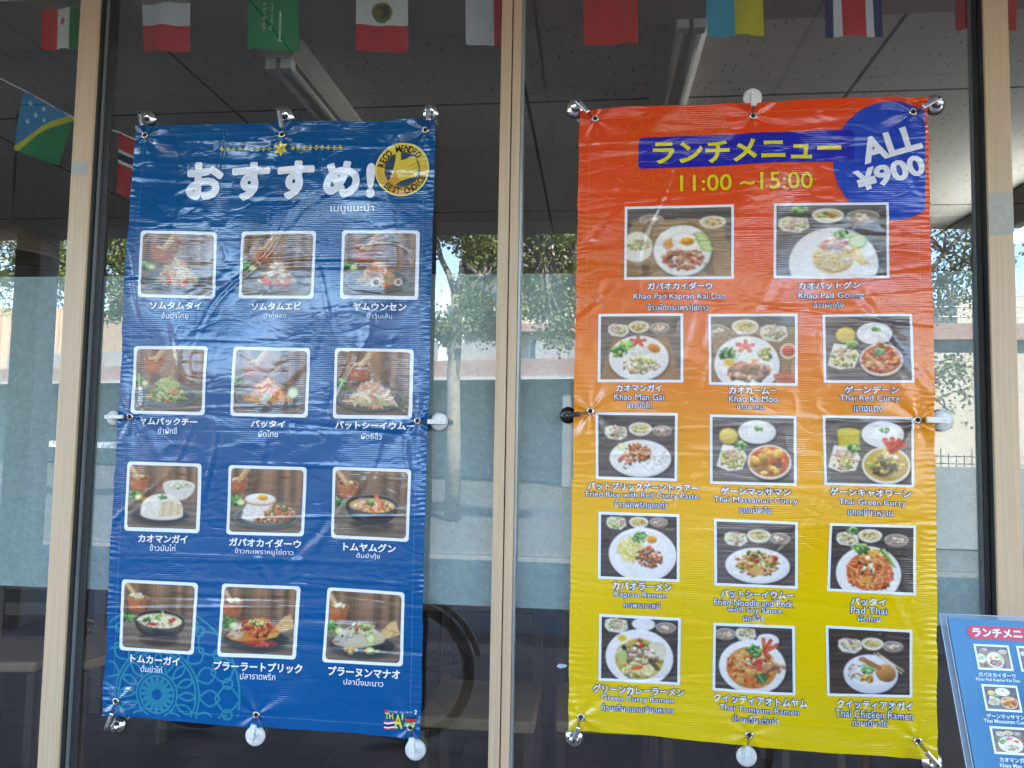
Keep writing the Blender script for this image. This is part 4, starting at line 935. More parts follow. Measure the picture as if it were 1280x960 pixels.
def scene_dark(mat=None, seed=1, tone=1.0, w=118, h=100):
    c = Cv(w, h); c.r = np.random.default_rng(seed); v = c.Y / c.h; u = c.X / c.w
    g = (0.31 + .035 * np.sin(v * 70 + np.sin(u * 6)) + .03 * np.sin(v * 21 + u * 2) + .05 * v + .02 * c.r.normal(0, 1, (c.h, 1))) * tone
    c.a = np.stack([g * 1.04, g * .97, g * .95], -1)
    if mat is not None:
        c.poly(mat, '#a8855c')
        ins = Cv(w, h, '#000000'); ins.poly(mat, '#ffffff'); m = ins.a[..., 0]
        wv = .5 + .5 * np.sign(np.sin(c.X * 1.6) * np.sin(c.Y * 1.6)); c.a *= (1 - .22 * m * wv)[..., None]
    return c
def plate(c, cx, cy, rx, ry, rim=.74, col='#f0eff2'):
    c.ell(cx + .01, cy + .03, rx * 1.02, ry * 1.02, '#121010', 0, .55, soft=4); c.ell(cx, cy + .008, rx, ry, '#c8c6cc'); c.ell(cx, cy, rx, ry, col, 0, 1, .03); c.ell(cx, cy + .01, rx * rim, ry * rim, '#dcdbe2', 0, .55); c.ell(cx, cy + .018, rx * rim * .97, ry * rim * .96, '#f4f3f6', 0, .8); return c
def salad(c, x, y, s):
    c.poly([(x - s, y - s * .5), (x - s * .55, y - s * .75), (x + s * .85, y - s * .6), (x + s, y + s * .3), (x + s * .4, y + s * .85), (x - s * .7, y + s * .7), (x - s * 1.05, y + s * .2)], '#e9e4d6')
    c.scat(40, x, y - s * .05, s * .75, s * .58, ['#c9cf7c', '#e2d8a0', '#9db458', '#d9c070', '#b86a8a', '#7da048', '#efe6c4'], (.018, .034), .5); c.strands(16, x, y - s * .2, s * .8, s * .5, ['#e8dcc8', '#c08aa0', '#d8d8a0'], (.05, .1), .009)
def soup(c, x, y, s):
    c.poly([(x - s, y)] + [(x - s * math.cos(t), y + s * .85 * math.sin(t)) for t in np.linspace(.05, 3.09, 12)] + [(x + s, y)], '#e4ddd0'); c.ell(x, y, s, s * .62, '#f8f4ec'); c.ell(x, y + .008, s * .84, s * .5, '#d8c68c'); c.scat(12, x, y + .01, s * .6, s * .33, ['#6f8a40', '#d88a3c', '#e8dca8', '#a8b060'], (.014, .03), .5)
def glassb(c, x, y, s):
    c.poly([(x - s, y)] + [(x - s * math.cos(t), y + s * .8 * math.sin(t)) for t in np.linspace(.05, 3.09, 12)] + [(x + s, y)], '#8a7a70', .7); c.ell(x, y, s, s * .62, '#c4b8ae', 0, .9); c.ell(x, y, s * .9, s * .54, '#8a7c72', 0, .8); c.scat(9, x, y + s * .12, s * .55, s * .3, ['#dcc0a4', '#ecd8c0', '#c8a488'], (.022, .036), .7)
    c.arc([(x + s * math.cos(t), y + s * .62 * math.sin(t)) for t in np.linspace(3.3, 6.1, 10)], .010, '#d8d4d0')
def yolk(c, x, y, s): c.ell(x, y, s, s * .9, '#f4f0ec', .3, 1, .05); c.ell(x, y, s * .86, s * .76, '#fbf8f4', .3); c.ell(x + .01, y - .01, s * .46, s * .46, '#e89a24', 0, 1, .25); c.ell(x - .005, y - .03, s * .14, s * .1, '#f8d488')
def rice(c, x, y, rx, ry): c.ell(x, y + ry * .3, rx * 1.05, ry * .85, '#cfc9c6', 0, .7); c.ell(x, y, rx, ry, '#ece8e4', 0, 1, .12); c.scat(int(900 * rx * 2), x, y, rx * .95, ry * .92, ['#faf8f5', '#eeeae6', '#f4f1ee'], (.008, .013), .6, .05)
def greens(c, x, y, s): c.scat(34, x, y, s, s * .85, ['#3f7a3a', '#5f9a4c', '#8ab866', '#2d5c30', '#a8c878'], (.02, .042), .5)
def star(c, x, y, s):
    for k in range(5):
        a = k * 1.2566 - .3; c.line(x, y, x + s * math.cos(a), y + s * .8 * math.sin(a), s * .45, '#cc4428'); c.line(x, y, x + s * .9 * math.cos(a), y + s * .72 * math.sin(a), s * .16, '#e88060')
def orange_dish(k):
    if k == 0:
        c = scene_dark([(.06, .17), (.90, .17), (1.05, 1.05), (-.1, 1.05)], 30, 1.1); glassb(c, .235, .17, .115); soup(c, .82, .21, .125); c.ell(.10, .56, .15, .22, '#e9e6da'); salad(c, .11, .54, .13)
        plate(c, .535, .62, .275, .365); c.scat(150, .54, .74, .19, .15, ['#a8623c', '#c8845a', '#8c4a2a', '#d89c74', '#7a5034', '#b8402c'], (.018, .034), .5); c.ell(.41, .52, .05, .09, '#e8a04c', .5, 1, .2); yolk(c, .57, .50, .14)
        for q in range(4): c.ell(.70 + q * .022, .40 + q * .065, .065, .045, '#8fb858', .2); c.ell(.70 + q * .022, .395 + q * .065, .05, .032, '#d0e09c', .2)
        c.poly([(.14, .80), (.22, .80), (.22, .97), (.14, .97)], '#4a3c30', .5); c.poly([(.74, .80), (.82, .80), (.84, .97), (.76, .97)], '#4a3c30', .5)
    elif k == 1:
        c = scene_dark(None, 31, 1.1); salad(c, .165, .27, .14); greens(c, .21, .08, .05); soup(c, .47, .14, .145); glassb(c, .785, .17, .145); plate(c, .52, .82, .40, .50, .8)
        c.ell(.52, .76, .185, .20, '#d8b868', 0, 1, .18); c.scat(170, .52, .74, .175, .18, ['#e8cc84', '#d8b25c', '#f0dca0', '#c89c48'], (.010, .018), .6); c.scat(24, .52, .57, .11, .075, ['#e8a88c', '#f4d0bc', '#d88468'], (.025, .045), .7); c.ell(.64, .54, .035, .03, '#c8442c'); greens(c, .60, .43, .06); c.ell(.74, .52, .085, .10, '#a8cc6c', .5); c.ell(.74, .51, .065, .08, '#d4e4a4', .5); c.poly([(.68, .62), (.74, .60), (.84, .82), (.76, .84), (.70, .76)], '#e8b838'); c.poly([(.70, .63), (.74, .62), (.82, .80), (.77, .80)], '#f4d878')
    elif k == 2:
        c = scene_dark([(.16, .34), (.84, .34), (1.02, 1.05), (-.02, 1.05)], 32, 1.2); c.a *= np.array((1.0, .96, .93)); salad(c, .23, .22, .13); soup(c, .48, .16, .13); glassb(c, .74, .19, .12); plate(c, .48, .66, .37, .35, .86)
        rice(c, .49, .50, .12, .14); star(c, .47, .40, .09); greens(c, .23, .56, .09); c.scat(14, .31, .47, .07, .08, ['#a8d078', '#8cc058'], (.03, .05), .6); c.ell(.67, .52, .095, .085, '#e8e2d8', .4); c.ell(.67, .51, .078, .064, '#d07c30', .4, 1, .15); c.scat(80, .50, .77, .23, .12, ['#e8d8b0', '#d8c490', '#f0e4c8', '#c8b078'], (.03, .055), .5); c.scat(22, .55, .71, .14, .06, ['#b8c868', '#7f9c44', '#dcdca0'], (.015, .028), .6)
    elif k == 3:
        c = scene_dark([(-.1, .17), (1.1, .17), (1.1, 1.1), (-.1, 1.1)], 33, 1.15); glassb(c, .07, .22, .145); soup(c, .41, .15, .16); salad(c, .75, .25, .16); plate(c, .43, .72, .39, .42, .88); c.ell(.92, .52, .10, .115, '#e8ded2'); c.ell(.92, .52, .075, .085, '#d06048', 0, 1, .2)
        rice(c, .43, .54, .155, .19); star(c, .41, .455, .10); greens(c, .20, .57, .10); c.ell(.22, .71, .09, .075, '#f0e8d0'); c.ell(.22, .70, .065, .05, '#e0b428'); c.scat(26, .65, .56, .07, .08, ['#c8b838', '#e0d060', '#4a4a2a', '#8a9a3a'], (.02, .04), .6)
        c.scat(70, .47, .84, .25, .13, ['#9c6444', '#b8805c', '#7d4a32', '#c89878', '#8a5840'], (.04, .08), .45, .5); c.poly([(.74, .88), (.84, .83), (1.0, .80), (1.0, 1.0), (.78, 1.0)], '#b8624c')
    elif k in (4, 6, 7):
        c = scene_dark(None, 30 + k, 1.1); pos = {4: (.58, .27, .21, .17), 6: (.55, .22, .23, .18), 7: (.66, .24, .245, .20)}[k]; plate(c, *pos, .8); c.ell(pos[0] + .03, pos[1], pos[2] * .62, pos[3] * .68, '#faf9f8', 0, 1, .06); c.scat(7, pos[0] + .02, pos[1] - .06, .045, .03, ['#6fa050', '#8fbc6c'], (.02, .03), .6)
        if k == 7: c.poly([(.14, .21), (.40, .21), (.38, .46), (.16, .46)], '#c8b828'); c.ell(.27, .21, .13, .055, '#e2d24a')
        else: x = .24 if k == 4 else .20; c.ell(x, .29, .115, .125, '#d0b44c'); c.ell(x, .27, .105, .09, '#e6d068', 0, 1, .1)
        x = {4: .21, 6: .24, 7: .21}[k]; c.poly([(x - .19, .76), (x - .11, .42), (x + .12, .46), (x + .19, .60), (x + .13, .80), (x - .04, .83)], '#efece2'); c.scat(70, x, .64, .145, .145, ['#d8c878', '#e8dca0', '#b8bc68', '#c89a8a', '#e0b864', '#8fa850'], (.02, .036), .5); c.strands(20, x, .55, .13, .07, ['#e8d8c8', '#c08a8a'], (.06, .1), .009); greens(c, x + .12, .45, .06)
        bx, by, bs = {4: (.65, .67, .25), 6: (.70, .67, .265), 7: (.70, .70, .285)}[k]
        c.ell(bx + .01, by + .06, bs, bs * .95, '#0f0d0c', 0, .6, soft=4); c.ell(bx, by + .02, bs, bs * .98, '#d8d0c8'); c.ell(bx, by, bs, bs * .96, '#f2eeea'); sp = {4: '#c85a30', 6: '#cc5a28', 7: '#c0a040'}[k]; c.ell(bx, by + .005, bs * .92, bs * .87, sp, 0, 1, .1)
        if k == 4: c.scat(40, bx, by, .2, .18, ['#d87848', '#e09058', '#b8441f', '#d86848', '#c89868'], (.03, .06), .4); greens(c, bx - .02, by - .12, .05); c.scat(10, bx, by - .22, .13, .03, ['#c85030', '#7f9c44'], (.02, .04), .4); c.line(bx - .15, by - .05, bx + .02, by + .12, .045, '#e0a860')
        if k == 6: c.scat(30, bx - .02, by - .02, .19, .15, ['#e09c3c', '#d8842c', '#e8b458', '#c8642c'], (.05, .085), .6); c.scat(5, bx, by + .15, .12, .05, ['#e0a030', '#e8c070'], (.04, .055), .7)
        if k == 7: c.scat(26, bx - .02, by, .2, .15, ['#d0b860', '#b89a40', '#dcc88c', '#8a8a4a'], (.04, .07), .5); c.strands(7, bx - .05, by + .07, .17, .1, ['#4a3428', '#5c4a30', '#3c2c26'], (.1, .18), .035); c.scat(10, bx + .02, by - .12, .1, .06, ['#dcc8a0', '#b8a878'], (.035, .055), .6)
        if k == 7:
            for a, q in ((-2.0, '#d8563c'), (-1.55, '#c83c2c'), (-1.1, '#d8503a'), (-.7, '#b82c20')): c.line(bx + .06, by - .20, bx + .06 + .19 * math.cos(a), by - .20 + .19 * math.sin(a), .065, q)
    elif k == 5:
        c = scene_dark(None, 35, .95); salad(c, .24, .28, .145); soup(c, .55, .21, .15); glassb(c, .83, .25, .125); plate(c, .55, .69, .40, .295, .84); c.scat(150, .72, .69, .20, .16, ['#faf8f6', '#eeecf0', '#f4f3f6'], (.014, .028), .7, .08); c.scat(130, .51, .60, .19, .14, ['#a8521f', '#d08a44', '#e0b070', '#8c3818', '#c86a34', '#6d7a34', '#b83a22'], (.014, .036), .4); c.scat(16, .37, .72, .08, .09, ['#c87858', '#e0a084'], (.03, .05), .5); c.ell(.31, .51, .06, .06, '#c8d880', .4); c.ell(.31, .505, .045, .045, '#e8eec0', .4); c.strands(7, .44, .84, .10, .03, ['#5f8f3c', '#e8e8e0'], (.1, .16), .018)
    elif k == 8:
        c = scene_dark(None, 38, .72); salad(c, .21, .13, .13); soup(c, .50, .10, .125); glassb(c, .76, .10, .115); plate(c, .55, .62, .44, .43, .9); c.strands(160, .40, .56, .17, .20, ['#e8d880', '#d8c45c', '#f2e8a8'], (.08, .18), .012); greens(c, .52, .34, .10); c.ell(.68, .40, .10, .10, '#f8f4ee'); c.ell(.67, .38, .068, .06, '#e8a028', 0, 1, .2)
        c.scat(90, .64, .66, .16, .15, ['#c06838', '#d88a58', '#a8502c', '#e0a880', '#c83c20', '#6a5848'], (.02, .045), .45)
    elif k == 9:
        c = scene_dark(None, 39, .95); salad(c, .25, .27, .145); soup(c, .54, .20, .15); glassb(c, .80, .24, .13); plate(c, .52, .69, .41, .285, .86, '#eceaf0'); c.scat(130, .52, .66, .27, .18, ['#e0b878', '#d09450', '#c06a34', '#e8d0a0', '#b84824', '#7a8a3c', '#dca860'], (.025, .055), .5); c.poly([(.40, .76), (.52, .68), (.62, .80), (.50, .88)], '#d8a860'); c.scat(8, .50, .50, .1, .06, ['#3c5c28', '#4a7030'], (.018, .03), .6)
    elif k == 10:
        c = scene_dark(None, 40, .75); salad(c, .20, .20, .135); greens(c, .26, .07, .05); soup(c, .47, .13, .145); glassb(c, .79, .20, .145); plate(c, .46, .73, .39, .42, .9)
        c.ell(.47, .70, .275, .30, '#c8602c'); c.scat(120, .47, .69, .28, .29, ['#d87038', '#c8502a', '#e08a48', '#e8a868', '#b84420', '#d06030'], (.03, .06), .45); c.strands(80, .46, .70, .26, .27, ['#e89858', '#d8683a', '#f0b880', '#c04a24'], (.12, .26), .016); c.ell(.50, .40, .10, .055, '#e0a838'); greens(c, .36, .35, .085); c.line(.60, .36, .76, .60, .030, '#5c8c3c'); c.line(.64, .34, .78, .62, .022, '#a8c470'); c.scat(10, .45, .60, .13, .12, ['#e8b890', '#c87a50'], (.05, .08), .35); c.ell(.44, .83, .06, .05, '#e0a040')
    elif k == 11:
        c = scene_dark(None, 41, .72); salad(c, .20, .13, .15); plate(c, .55, .09, .15, .10, .8); glassb(c, .84, .13, .13); plate(c, .50, .63, .44, .45, .74); c.ell(.50, .66, .315, .325, '#c8b040'); c.scat(50, .50, .68, .29, .28, ['#d8c870', '#e4d898', '#c0a848'], (.04, .07), .6); c.strands(70, .54, .80, .2, .12, ['#e8dca0', '#d8c880', '#f0e8c0'], (.1, .2), .014)
        c.ell(.27, .35, .085, .08, '#f6f2ea'); c.ell(.275, .335, .055, .05, '#ecc428'); c.ell(.72, .52, .13, .16, '#e4dcc0', .3); c.scat(60, .50, .60, .23, .16, ['#d8b494', '#c89a78', '#e8d0b8', '#a8806a', '#8a7a50'], (.03, .06), .45); c.scat(10, .50, .40, .18, .07, ['#4a7034', '#c83820', '#2c5a2c', '#e06038'], (.025, .05), .5); c.line(.30, .48, .32, .60, .06, '#2c3430'); c.line(.66, .70, .74, .80, .06, '#54503c'); c.ell(.47, .80, .085, .035, '#d86428', -.2); c.ell(.28, .64, .06, .12, '#b8c878', .2)
    elif k == 12:
        c = scene_dark(None, 42, .78); glassb(c, .13, .13, .135); salad(c, .40, .12, .13); plate(c, .68, .20, .145, .10, .8); plate(c, .48, .62, .43, .42, .76); c.ell(.47, .64, .325, .325, '#cc742c'); c.ell(.42, .52, .22, .16, '#dcac48', 0, .7, soft=6); c.scat(70, .46, .64, .29, .28, ['#d88838', '#c8602a', '#e0a850', '#b84c1c'], (.03, .06), .5, .2); c.strands(40, .40, .55, .2, .15, ['#e8c070', '#f0d898', '#d89844'], (.1, .2), .014)
        c.scat(40, .52, .52, .14, .12, ['#e8dcc8', '#d8a878', '#e0c8a8', '#c06038'], (.03, .055), .55); greens(c, .50, .38, .085); c.ell(.56, .56, .05, .055, '#c8322c'); c.ell(.57, .63, .05, .05, '#d84c40'); c.scat(14, .77, .60, .10, .08, ['#d0a47c', '#b88460'], (.035, .06), .5); c.poly([(.50, .74), (.66, .70), (.68, .80), (.62, .90), (.54, .84)], '#3c6430'); c.line(.56, .74, .63, .88, .02, '#7fa860')
        for a, q in ((-1.65, '#c85824'), (-1.15, '#c03020'), (-.6, '#c8381c')): c.line(.64, .38, .64 + .19 * math.cos(a), .38 + .19 * math.sin(a), .05, q); c.line(.66, .36, .65 + .17 * math.cos(a), .38 + .17 * math.sin(a), .014, '#e89058')
    else:
        c = scene_dark(None, 43, .68); c.a *= np.array((1.05, .95, .88)); salad(c, .27, .25, .145); soup(c, .54, .20, .135); glassb(c, .79, .24, .125); plate(c, .515, .68, .335, .30, .78, '#e6e8f2'); c.poly([(.18, .68)] + [(.515 - .335 * math.cos(t), .68 + .31 * math.sin(t)) for t in np.linspace(.05, 3.09, 18)] + [(.85, .68)], '#d4d6e6', .6); c.ell(.51, .66, .27, .21, '#f0eef0')
        c.strands(60, .38, .66, .14, .13, ['#f4f0ec', '#e2dcd8', '#d8c8c0', '#b87858'], (.08, .16), .018); c.scat(20, .48, .60, .07, .07, ['#4f9050', '#6fac60', '#8cc078'], (.025, .04), .6); c.scat(16, .47, .76, .08, .05, ['#d89838', '#e8b860', '#c88028'], (.02, .04), .5); c.ell(.70, .66, .13, .135, '#b87c40', .5, 1, .3); c.line(.42, .46, .62, .58, .06, '#a86838'); c.ell(.42, .46, .05, .035, '#b87848'); c.ell(.63, .50, .045, .04, '#e8ecf4'); c.line(.56, .36, .90, .66, .018, '#d8b898'); c.line(.60, .35, .92, .62, .018, '#e2c8a8')
    return c.wash(.035)

def quad_at(q, u, v):
    q = np.asarray(q, float); return (q[0] * (1 - u) * (1 - v) + q[1] * u * (1 - v) + q[2] * u * v + q[3] * (1 - u) * v)
def card(b, q, canvas, inset, radius, label, rad_in=0.0):
    """white framed picture: q = outer corners TL TR BR BL in the photograph"""
    Wd = np.array([b.px(p) for p in q]); w_ = np.linalg.norm(Wd[1] - Wd[0]); h_ = np.linalg.norm(Wd[3] - Wd[0])
    pw = abs(q[1][0] - q[0][0]); ru, rv = radius / pw, radius / pw * w_ / h_; iu, iv = inset / pw, inset / pw * w_ / h_
    pts = []
    for cu, cv, a0 in ((1 - ru, rv, -90), (1 - ru, 1 - rv, 0), (ru, 1 - rv, 90), (ru, rv, 180)):
        for k in range(5):
            a = rad(a0 + 90 * k / 4); pts.append((cu + ru * math.cos(a), cv + rv * math.sin(a)))
    P = [quad_at(Wd, u, v) for u, v in pts]
    n = len(pts); e = 0.6; pin = [(min(max(a, iu * e), 1 - iu * e), min(max(c_, iv * e), 1 - iv * e)) for a, c_ in pts]
    pin = [(iu * (1.15 + .5 * (rad_in > 0)) + (a - 0) * (1 - 2 * iu * (1.15 + .5 * (rad_in > 0))), iv * (1.15 + .5 * (rad_in > 0)) + c_ * (1 - 2 * iv * (1.15 + .5 * (rad_in > 0)))) for a, c_ in pts]
    P += [quad_at(Wd, a, c_) for a, c_ in pin]
    fr = b.patch(P, [(i, (i + 1) % n, n + (i + 1) % n, n + i) for i in range(n)], printed('print_white', '#e9e9f0'), 'photo_frame', None, 1.6, 0.0045)
    H, Wn = canvas.h, canvas.w
    u, v = np.meshgrid(np.linspace(iu, 1 - iu, Wn), np.linspace(iv, 1 - iv, H)); u, v = u.ravel(), v.ravel()
    X = np.array([quad_at(Wd, a, c_) for a, c_ in zip(u, v)]); k = np.arange(H * Wn).reshape(H, Wn)
    F = np.stack([k[:-1, :-1], k[1:, :-1], k[1:, 1:], k[:-1, 1:]], -1).reshape(-1, 4)
    if rad_in > 0:                              # rounded inner corners
        r_ = rad_in / pw * Wn; jj, ii = np.mgrid[0:H - 1, 0:Wn - 1]; dx = np.maximum(np.maximum(r_ - ii, ii - (Wn - 2 - r_)), 0); dy = np.maximum(np.maximum(r_ - jj, jj - (H - 2 - r_)), 0)
        F = F[(np.hypot(dx, dy) <= r_).ravel()]
    V = np.stack([X[:, 0], b.y(X[:, 0], X[:, 1], 2.6), X[:, 1]], 1)
    o = mesh('picture', V, F.tolist(), printed('printed_photo'), fr, smooth=True)
    col = np.ones((H * Wn, 4)); col[:, :3] = canvas.linear().reshape(-1, 3)
    o.data.color_attributes.new('Col', 'FLOAT_COLOR', 'POINT').data.foreach_set('color', col.ravel())
    tag(fr, label)
    return fr
def ring_pts(cx, cz, r, n=48): return [(cx + r * math.cos(2 * math.pi * k / n), cz + r * math.sin(2 * math.pi * k / n)) for k in range(n)]
def strip(pts, wd):
    V = []; n = len(pts)
    for i, p in enumerate(pts):
        a, c_ = np.array(pts[max(i - 1, 0)]), np.array(pts[min(i + 1, n - 1)]); t = (c_ - a) / (np.linalg.norm(c_ - a) + 1e-9); nn = np.array((-t[1], t[0])); p = np.array(p)
        V += [p + nn * wd / 2, p - nn * wd / 2]
    return V, [(2 * i, 2 * i + 1, 2 * i + 3, 2 * i + 2) for i in range(n - 1)]
def strips(lst, wd):
    V = []; F = []
    for pts in lst:
        v, f = strip(pts, wd); n = len(V); V += v; F += [tuple(i + n for i in q) for q in f]
    return V, F
def keep_on(b, lst):
    x0, x1, z0, z1 = b.ext; out = []
    for pts in lst:
        run = []
        for p in pts:
            q = (p[0] - x0) / (x1 - x0)
            if x0 + .004 < p[0] < x1 - .004 and z0 + .010 < p[1] < z1 - 0.006: run.append(p)
            else:
                if len(run) > 1: out.append(run)
                run = []
        if len(run) > 1: out.append(run)
    return out
def mandala(cx, cz, R):
    L = []
    for r in (.20, .24, .46, .50, .96): L.append(ring_pts(cx, cz, R * r, 64) + ring_pts(cx, cz, R * r, 64)[:1])
    for k in range(16):
        a = 2 * math.pi * k / 16
        for r0, r1, wv in ((.06, .2, .10), (.25, .46, .13), (.5, .74, .15), (.68, .96, .19)):
            for s in (-1, 1):
                L.append([(cx + R * (r0 + (r1 - r0) * t) * math.cos(a + s * wv * math.sin(math.pi * t) * .9), cz + R * (r0 + (r1 - r0) * t) * math.sin(a + s * wv * math.sin(math.pi * t) * .9)) for t in np.linspace(0, 1, 9)])
        a2 = a + math.pi / 16; L.append([(cx + R * .84 * math.cos(a2) + R * .055 * math.cos(t), cz + R * .84 * math.sin(a2) + R * .055 * math.sin(t)) for t in np.linspace(0, 6.283, 14)])
    return L
def stitches(b, d, mat):
    """dashed seam a hand's breadth inside every edge"""
    V = []; F = []
    def seg(p, q):
        L = np.linalg.norm(q - p); n = int(L / 0.0085); t = (q - p) / L; nn = np.array((-t[1], t[0]))
        for k in range(n):
            a = p + t * (k * 0.0085); c_ = a + t * 0.0050; i = len(V)
            V.extend([a + nn * .0005, a - nn * .0005, c_ - nn * .0005, c_ + nn * .0005]); F.append((i, i + 1, i + 2, i + 3))
    du, dv = d / (b.ext[1] - b.ext[0]), d / (b.ext[3] - b.ext[2])
    c = [np.array([float(x) for x in b.uv(np.array([u]), np.array([v]))]).ravel() for u, v in ((du, 1 - dv), (1 - du, 1 - dv), (1 - du, dv), (du, dv))]
    for i in range(4): seg(c[i], c[(i + 1) % 4])
    V = np.array(V); W = np.stack([V[:, 0], b.y(V[:, 0], V[:, 1], 1.0), V[:, 1]], 1)
    mesh('stitching', W, F, mat, b.root)
def eyelets(b):
    for g in b.G:
        y = float(b.y(np.array([g[0]]), np.array([g[2]]), 4)[0])
        m = MB().torus((g[0], y, g[2]), 0.0078, 0.0028, 'y', 22, 8); n = len(m.F)
        m.add([(g[0] + .0065 * math.cos(2 * math.pi * k / 18), y + .0012, g[2] + .0065 * math.sin(2 * math.pi * k / 18)) for k in range(18)], [tuple(range(18))])
        m.done('eyelet', None, b.root, smooth=True, mats=[BRASS, HOLE], fm=[0] * n + [1])

# ------------------------------------------------------------------ blue banner
INKW = printed('print_white', '#e9e9f0'); NAVY = printed('print_navy', '#232a58'); DEEP = printed('print_deep_blue', '#0a3a72')
YEL = printed('print_yellow', '#e3d31a'); TEAL = printed('print_teal', '#2c7f96'); BLK = printed('print_black', '#17160f')
B = Banner([(169, 157), (544.5, 149), (525, 923), (126, 895)],
           [(181, 169), (353, 169), (532, 163), (163.5, 521), (522, 526), (144, 877), (321, 893), (513, 909)], 4,
           'blue vinyl banner with twelve dish photos hanging inside two posts, left of the middle post')
def blue_col(u, v, X, Z):
    c = np.array(S('#005088')); return c * (1 + 0.03 * vnoise(X, Z, .3, .3, 77))[:, None]
B.sheet(blue_col)
stitches(B, 0.030, printed('thread_blue', '#6f9cc8')); eyelets(B)
cxz = B.px((196, 868)); L_ = keep_on(B, mandala(cxz[0], cxz[1], 0.265)); v_, f_ = strips(L_, 0.0060); B.patch(v_, f_, TEAL, 'mandala_print', None, 0.7, 0.02)
# row of little flowers
V = []; F = []
def diamond(x, z, a, b_, rot):
    n = len(V); ca, sa = math.cos(rot), math.sin(rot)
    for p, q in ((a, 0), (0, b_), (-a, 0), (0, -b_)): V.append((x + p * ca - q * sa, z + p * sa + q * ca))
    F.append((n, n + 1, n + 2, n + 3))
for k in range(21):
    px_ = 277 + k * 7.45
    if 338 < px_ < 364: continue
    c = B.px((px_, 186.2 - (px_ - 277) * 0.006))
    for a in range(4): diamond(c[0] + .0042 * math.cos(a * math.pi / 2), c[1] + .0042 * math.sin(a * math.pi / 2), .0040, .0024, a * math.pi / 2)
c = B.px((351, 185.6))
for a in range(6): t = a * math.pi / 3 + math.pi / 6; diamond(c[0] + .0125 * math.cos(t), c[1] + .0125 * math.sin(t), .0115, .0062, t)
B.patch(V, F, YEL, 'flower_row', None, 1.2)
for ch, x, y, w_, h_ in (('お', 255.3, 226, 46, 47), ('す', 312.7, 226, 48, 48), ('す', 370, 225.5, 48, 48), ('め', 428, 225, 46, 46), ('!', 464, 226, 11.5, 44)):
    Vg, Fg = glyphs(ch, 0.012); lo, hi = Vg.min(0), Vg.max(0); mid = (lo + hi) / 2; mx, mz = B.scale(x, y); pen = 0.0052
    sx, sz = (w_ * mx - 2 * pen) / (hi[0] - lo[0]), (h_ * mz - 2 * pen) / (hi[1] - lo[1]); c = B.px((x, y)); q = (Vg - mid) * (sx, sz) + c
    tl = None
    for pn, mt_, ly, nm in ((pen, INKW, 2.4, 'title_letter'), (pen + 0.0022, DEEP, 1.2, 'outline')):
        VV = []; FF = []
        for a in range(14):
            t = a * 2 * math.pi / 14; m_ = len(VV); VV += (q + pn * np.array((math.cos(t), math.sin(t)))).tolist(); FF += [tuple(j + m_ for j in f) for f in Fg]
        o_ = B.patch(VV, FF, mt_, nm, tl, ly, 0.012)
        # each pen position lies a hair above the one before it
        me_ = o_.data; tot = len(me_.vertices); isl = np.arange(tot) / tot * 0.00012; co = np.empty(tot * 3); me_.vertices.foreach_get('co', co); co = co.reshape(-1, 3); co[:, 1] -= isl; me_.vertices.foreach_set('co', co.ravel())
        tl = tl or o_
B.text('เมนูแนะนำ', 440.8, 261.5, 54, 13, INKW, 'caption', 2.2, 0.012)
# round gold badge
cv = Cv(150, 150, '#d9bb3c'); cv.r = np.random.default_rng(5)
gy = (cv.Y / cv.h)[..., None]; cv.a = cv.c('#e2cb48') * (1 - gy) + cv.c('#d49a2e') * gy
for x, y in ((.12, .72), (.2, .8), (.9, .4), (.93, .52), (.88, .66)): cv.ell(x, y, .012, .012, '#f4e48c')
cv.ell(.5, .5, .335, .335, '#39465c')
cv.poly([(.30, .60), (.34, .46), (.37, .30), (.36, .14), (.41, .10), (.46, .16), (.47, .32), (.55, .31), (.66, .25), (.75, .29), (.77, .35), (.80, .42), (.81, .50), (.79, .58), (.76, .64), (.62, .67), (.48, .72), (.36, .80), (.25, .72)], '#e0c244')
cv.poly([(.25, .72), (.30, .60), (.40, .62), (.48, .72), (.36, .80)], '#cf8f34', .8)
for y in (.42, .50, .58): cv.arc([(.60, y + .04), (.70, y), (.80, y - .06)], .010, '#8a7020', .8)
cc = B.px((503, 212)); R_ = 0.0785
Hh = 150; u, v = np.meshgrid(np.linspace(-1, 1, Hh), np.linspace(1, -1, Hh)); X = cc[0] + u.ravel() * R_; Z = cc[1] + v.ravel() * R_
k = np.arange(Hh * Hh).reshape(Hh, Hh); Fq = np.stack([k[:-1, :-1], k[1:, :-1], k[1:, 1:], k[:-1, 1:]], -1).reshape(-1, 4); Fq = Fq[(np.hypot(u, v)[:-1, :-1] < 0.985).ravel()]
bd = mesh('badge', np.stack([X, B.y(X, Z, 3.0), Z], 1), Fq.tolist(), printed('printed_photo'), B.root, smooth=True)
col = np.ones((Hh * Hh, 4)); col[:, :3] = cv.linear().reshape(-1, 3); bd.data.color_attributes.new('Col', 'FLOAT_COLOR', 'POINT').data.foreach_set('color', col.ravel())
bd['label'] = 'round gold badge with a raised thumb'
v_, f_ = strips([ring_pts(cc[0], cc[1], R_, 64) + ring_pts(cc[0], cc[1], R_, 64)[:1]], 0.0045); B.patch(v_, f_, printed('print_pale_gold', '#ead98a'), 'badge_rim', bd, 3.6)
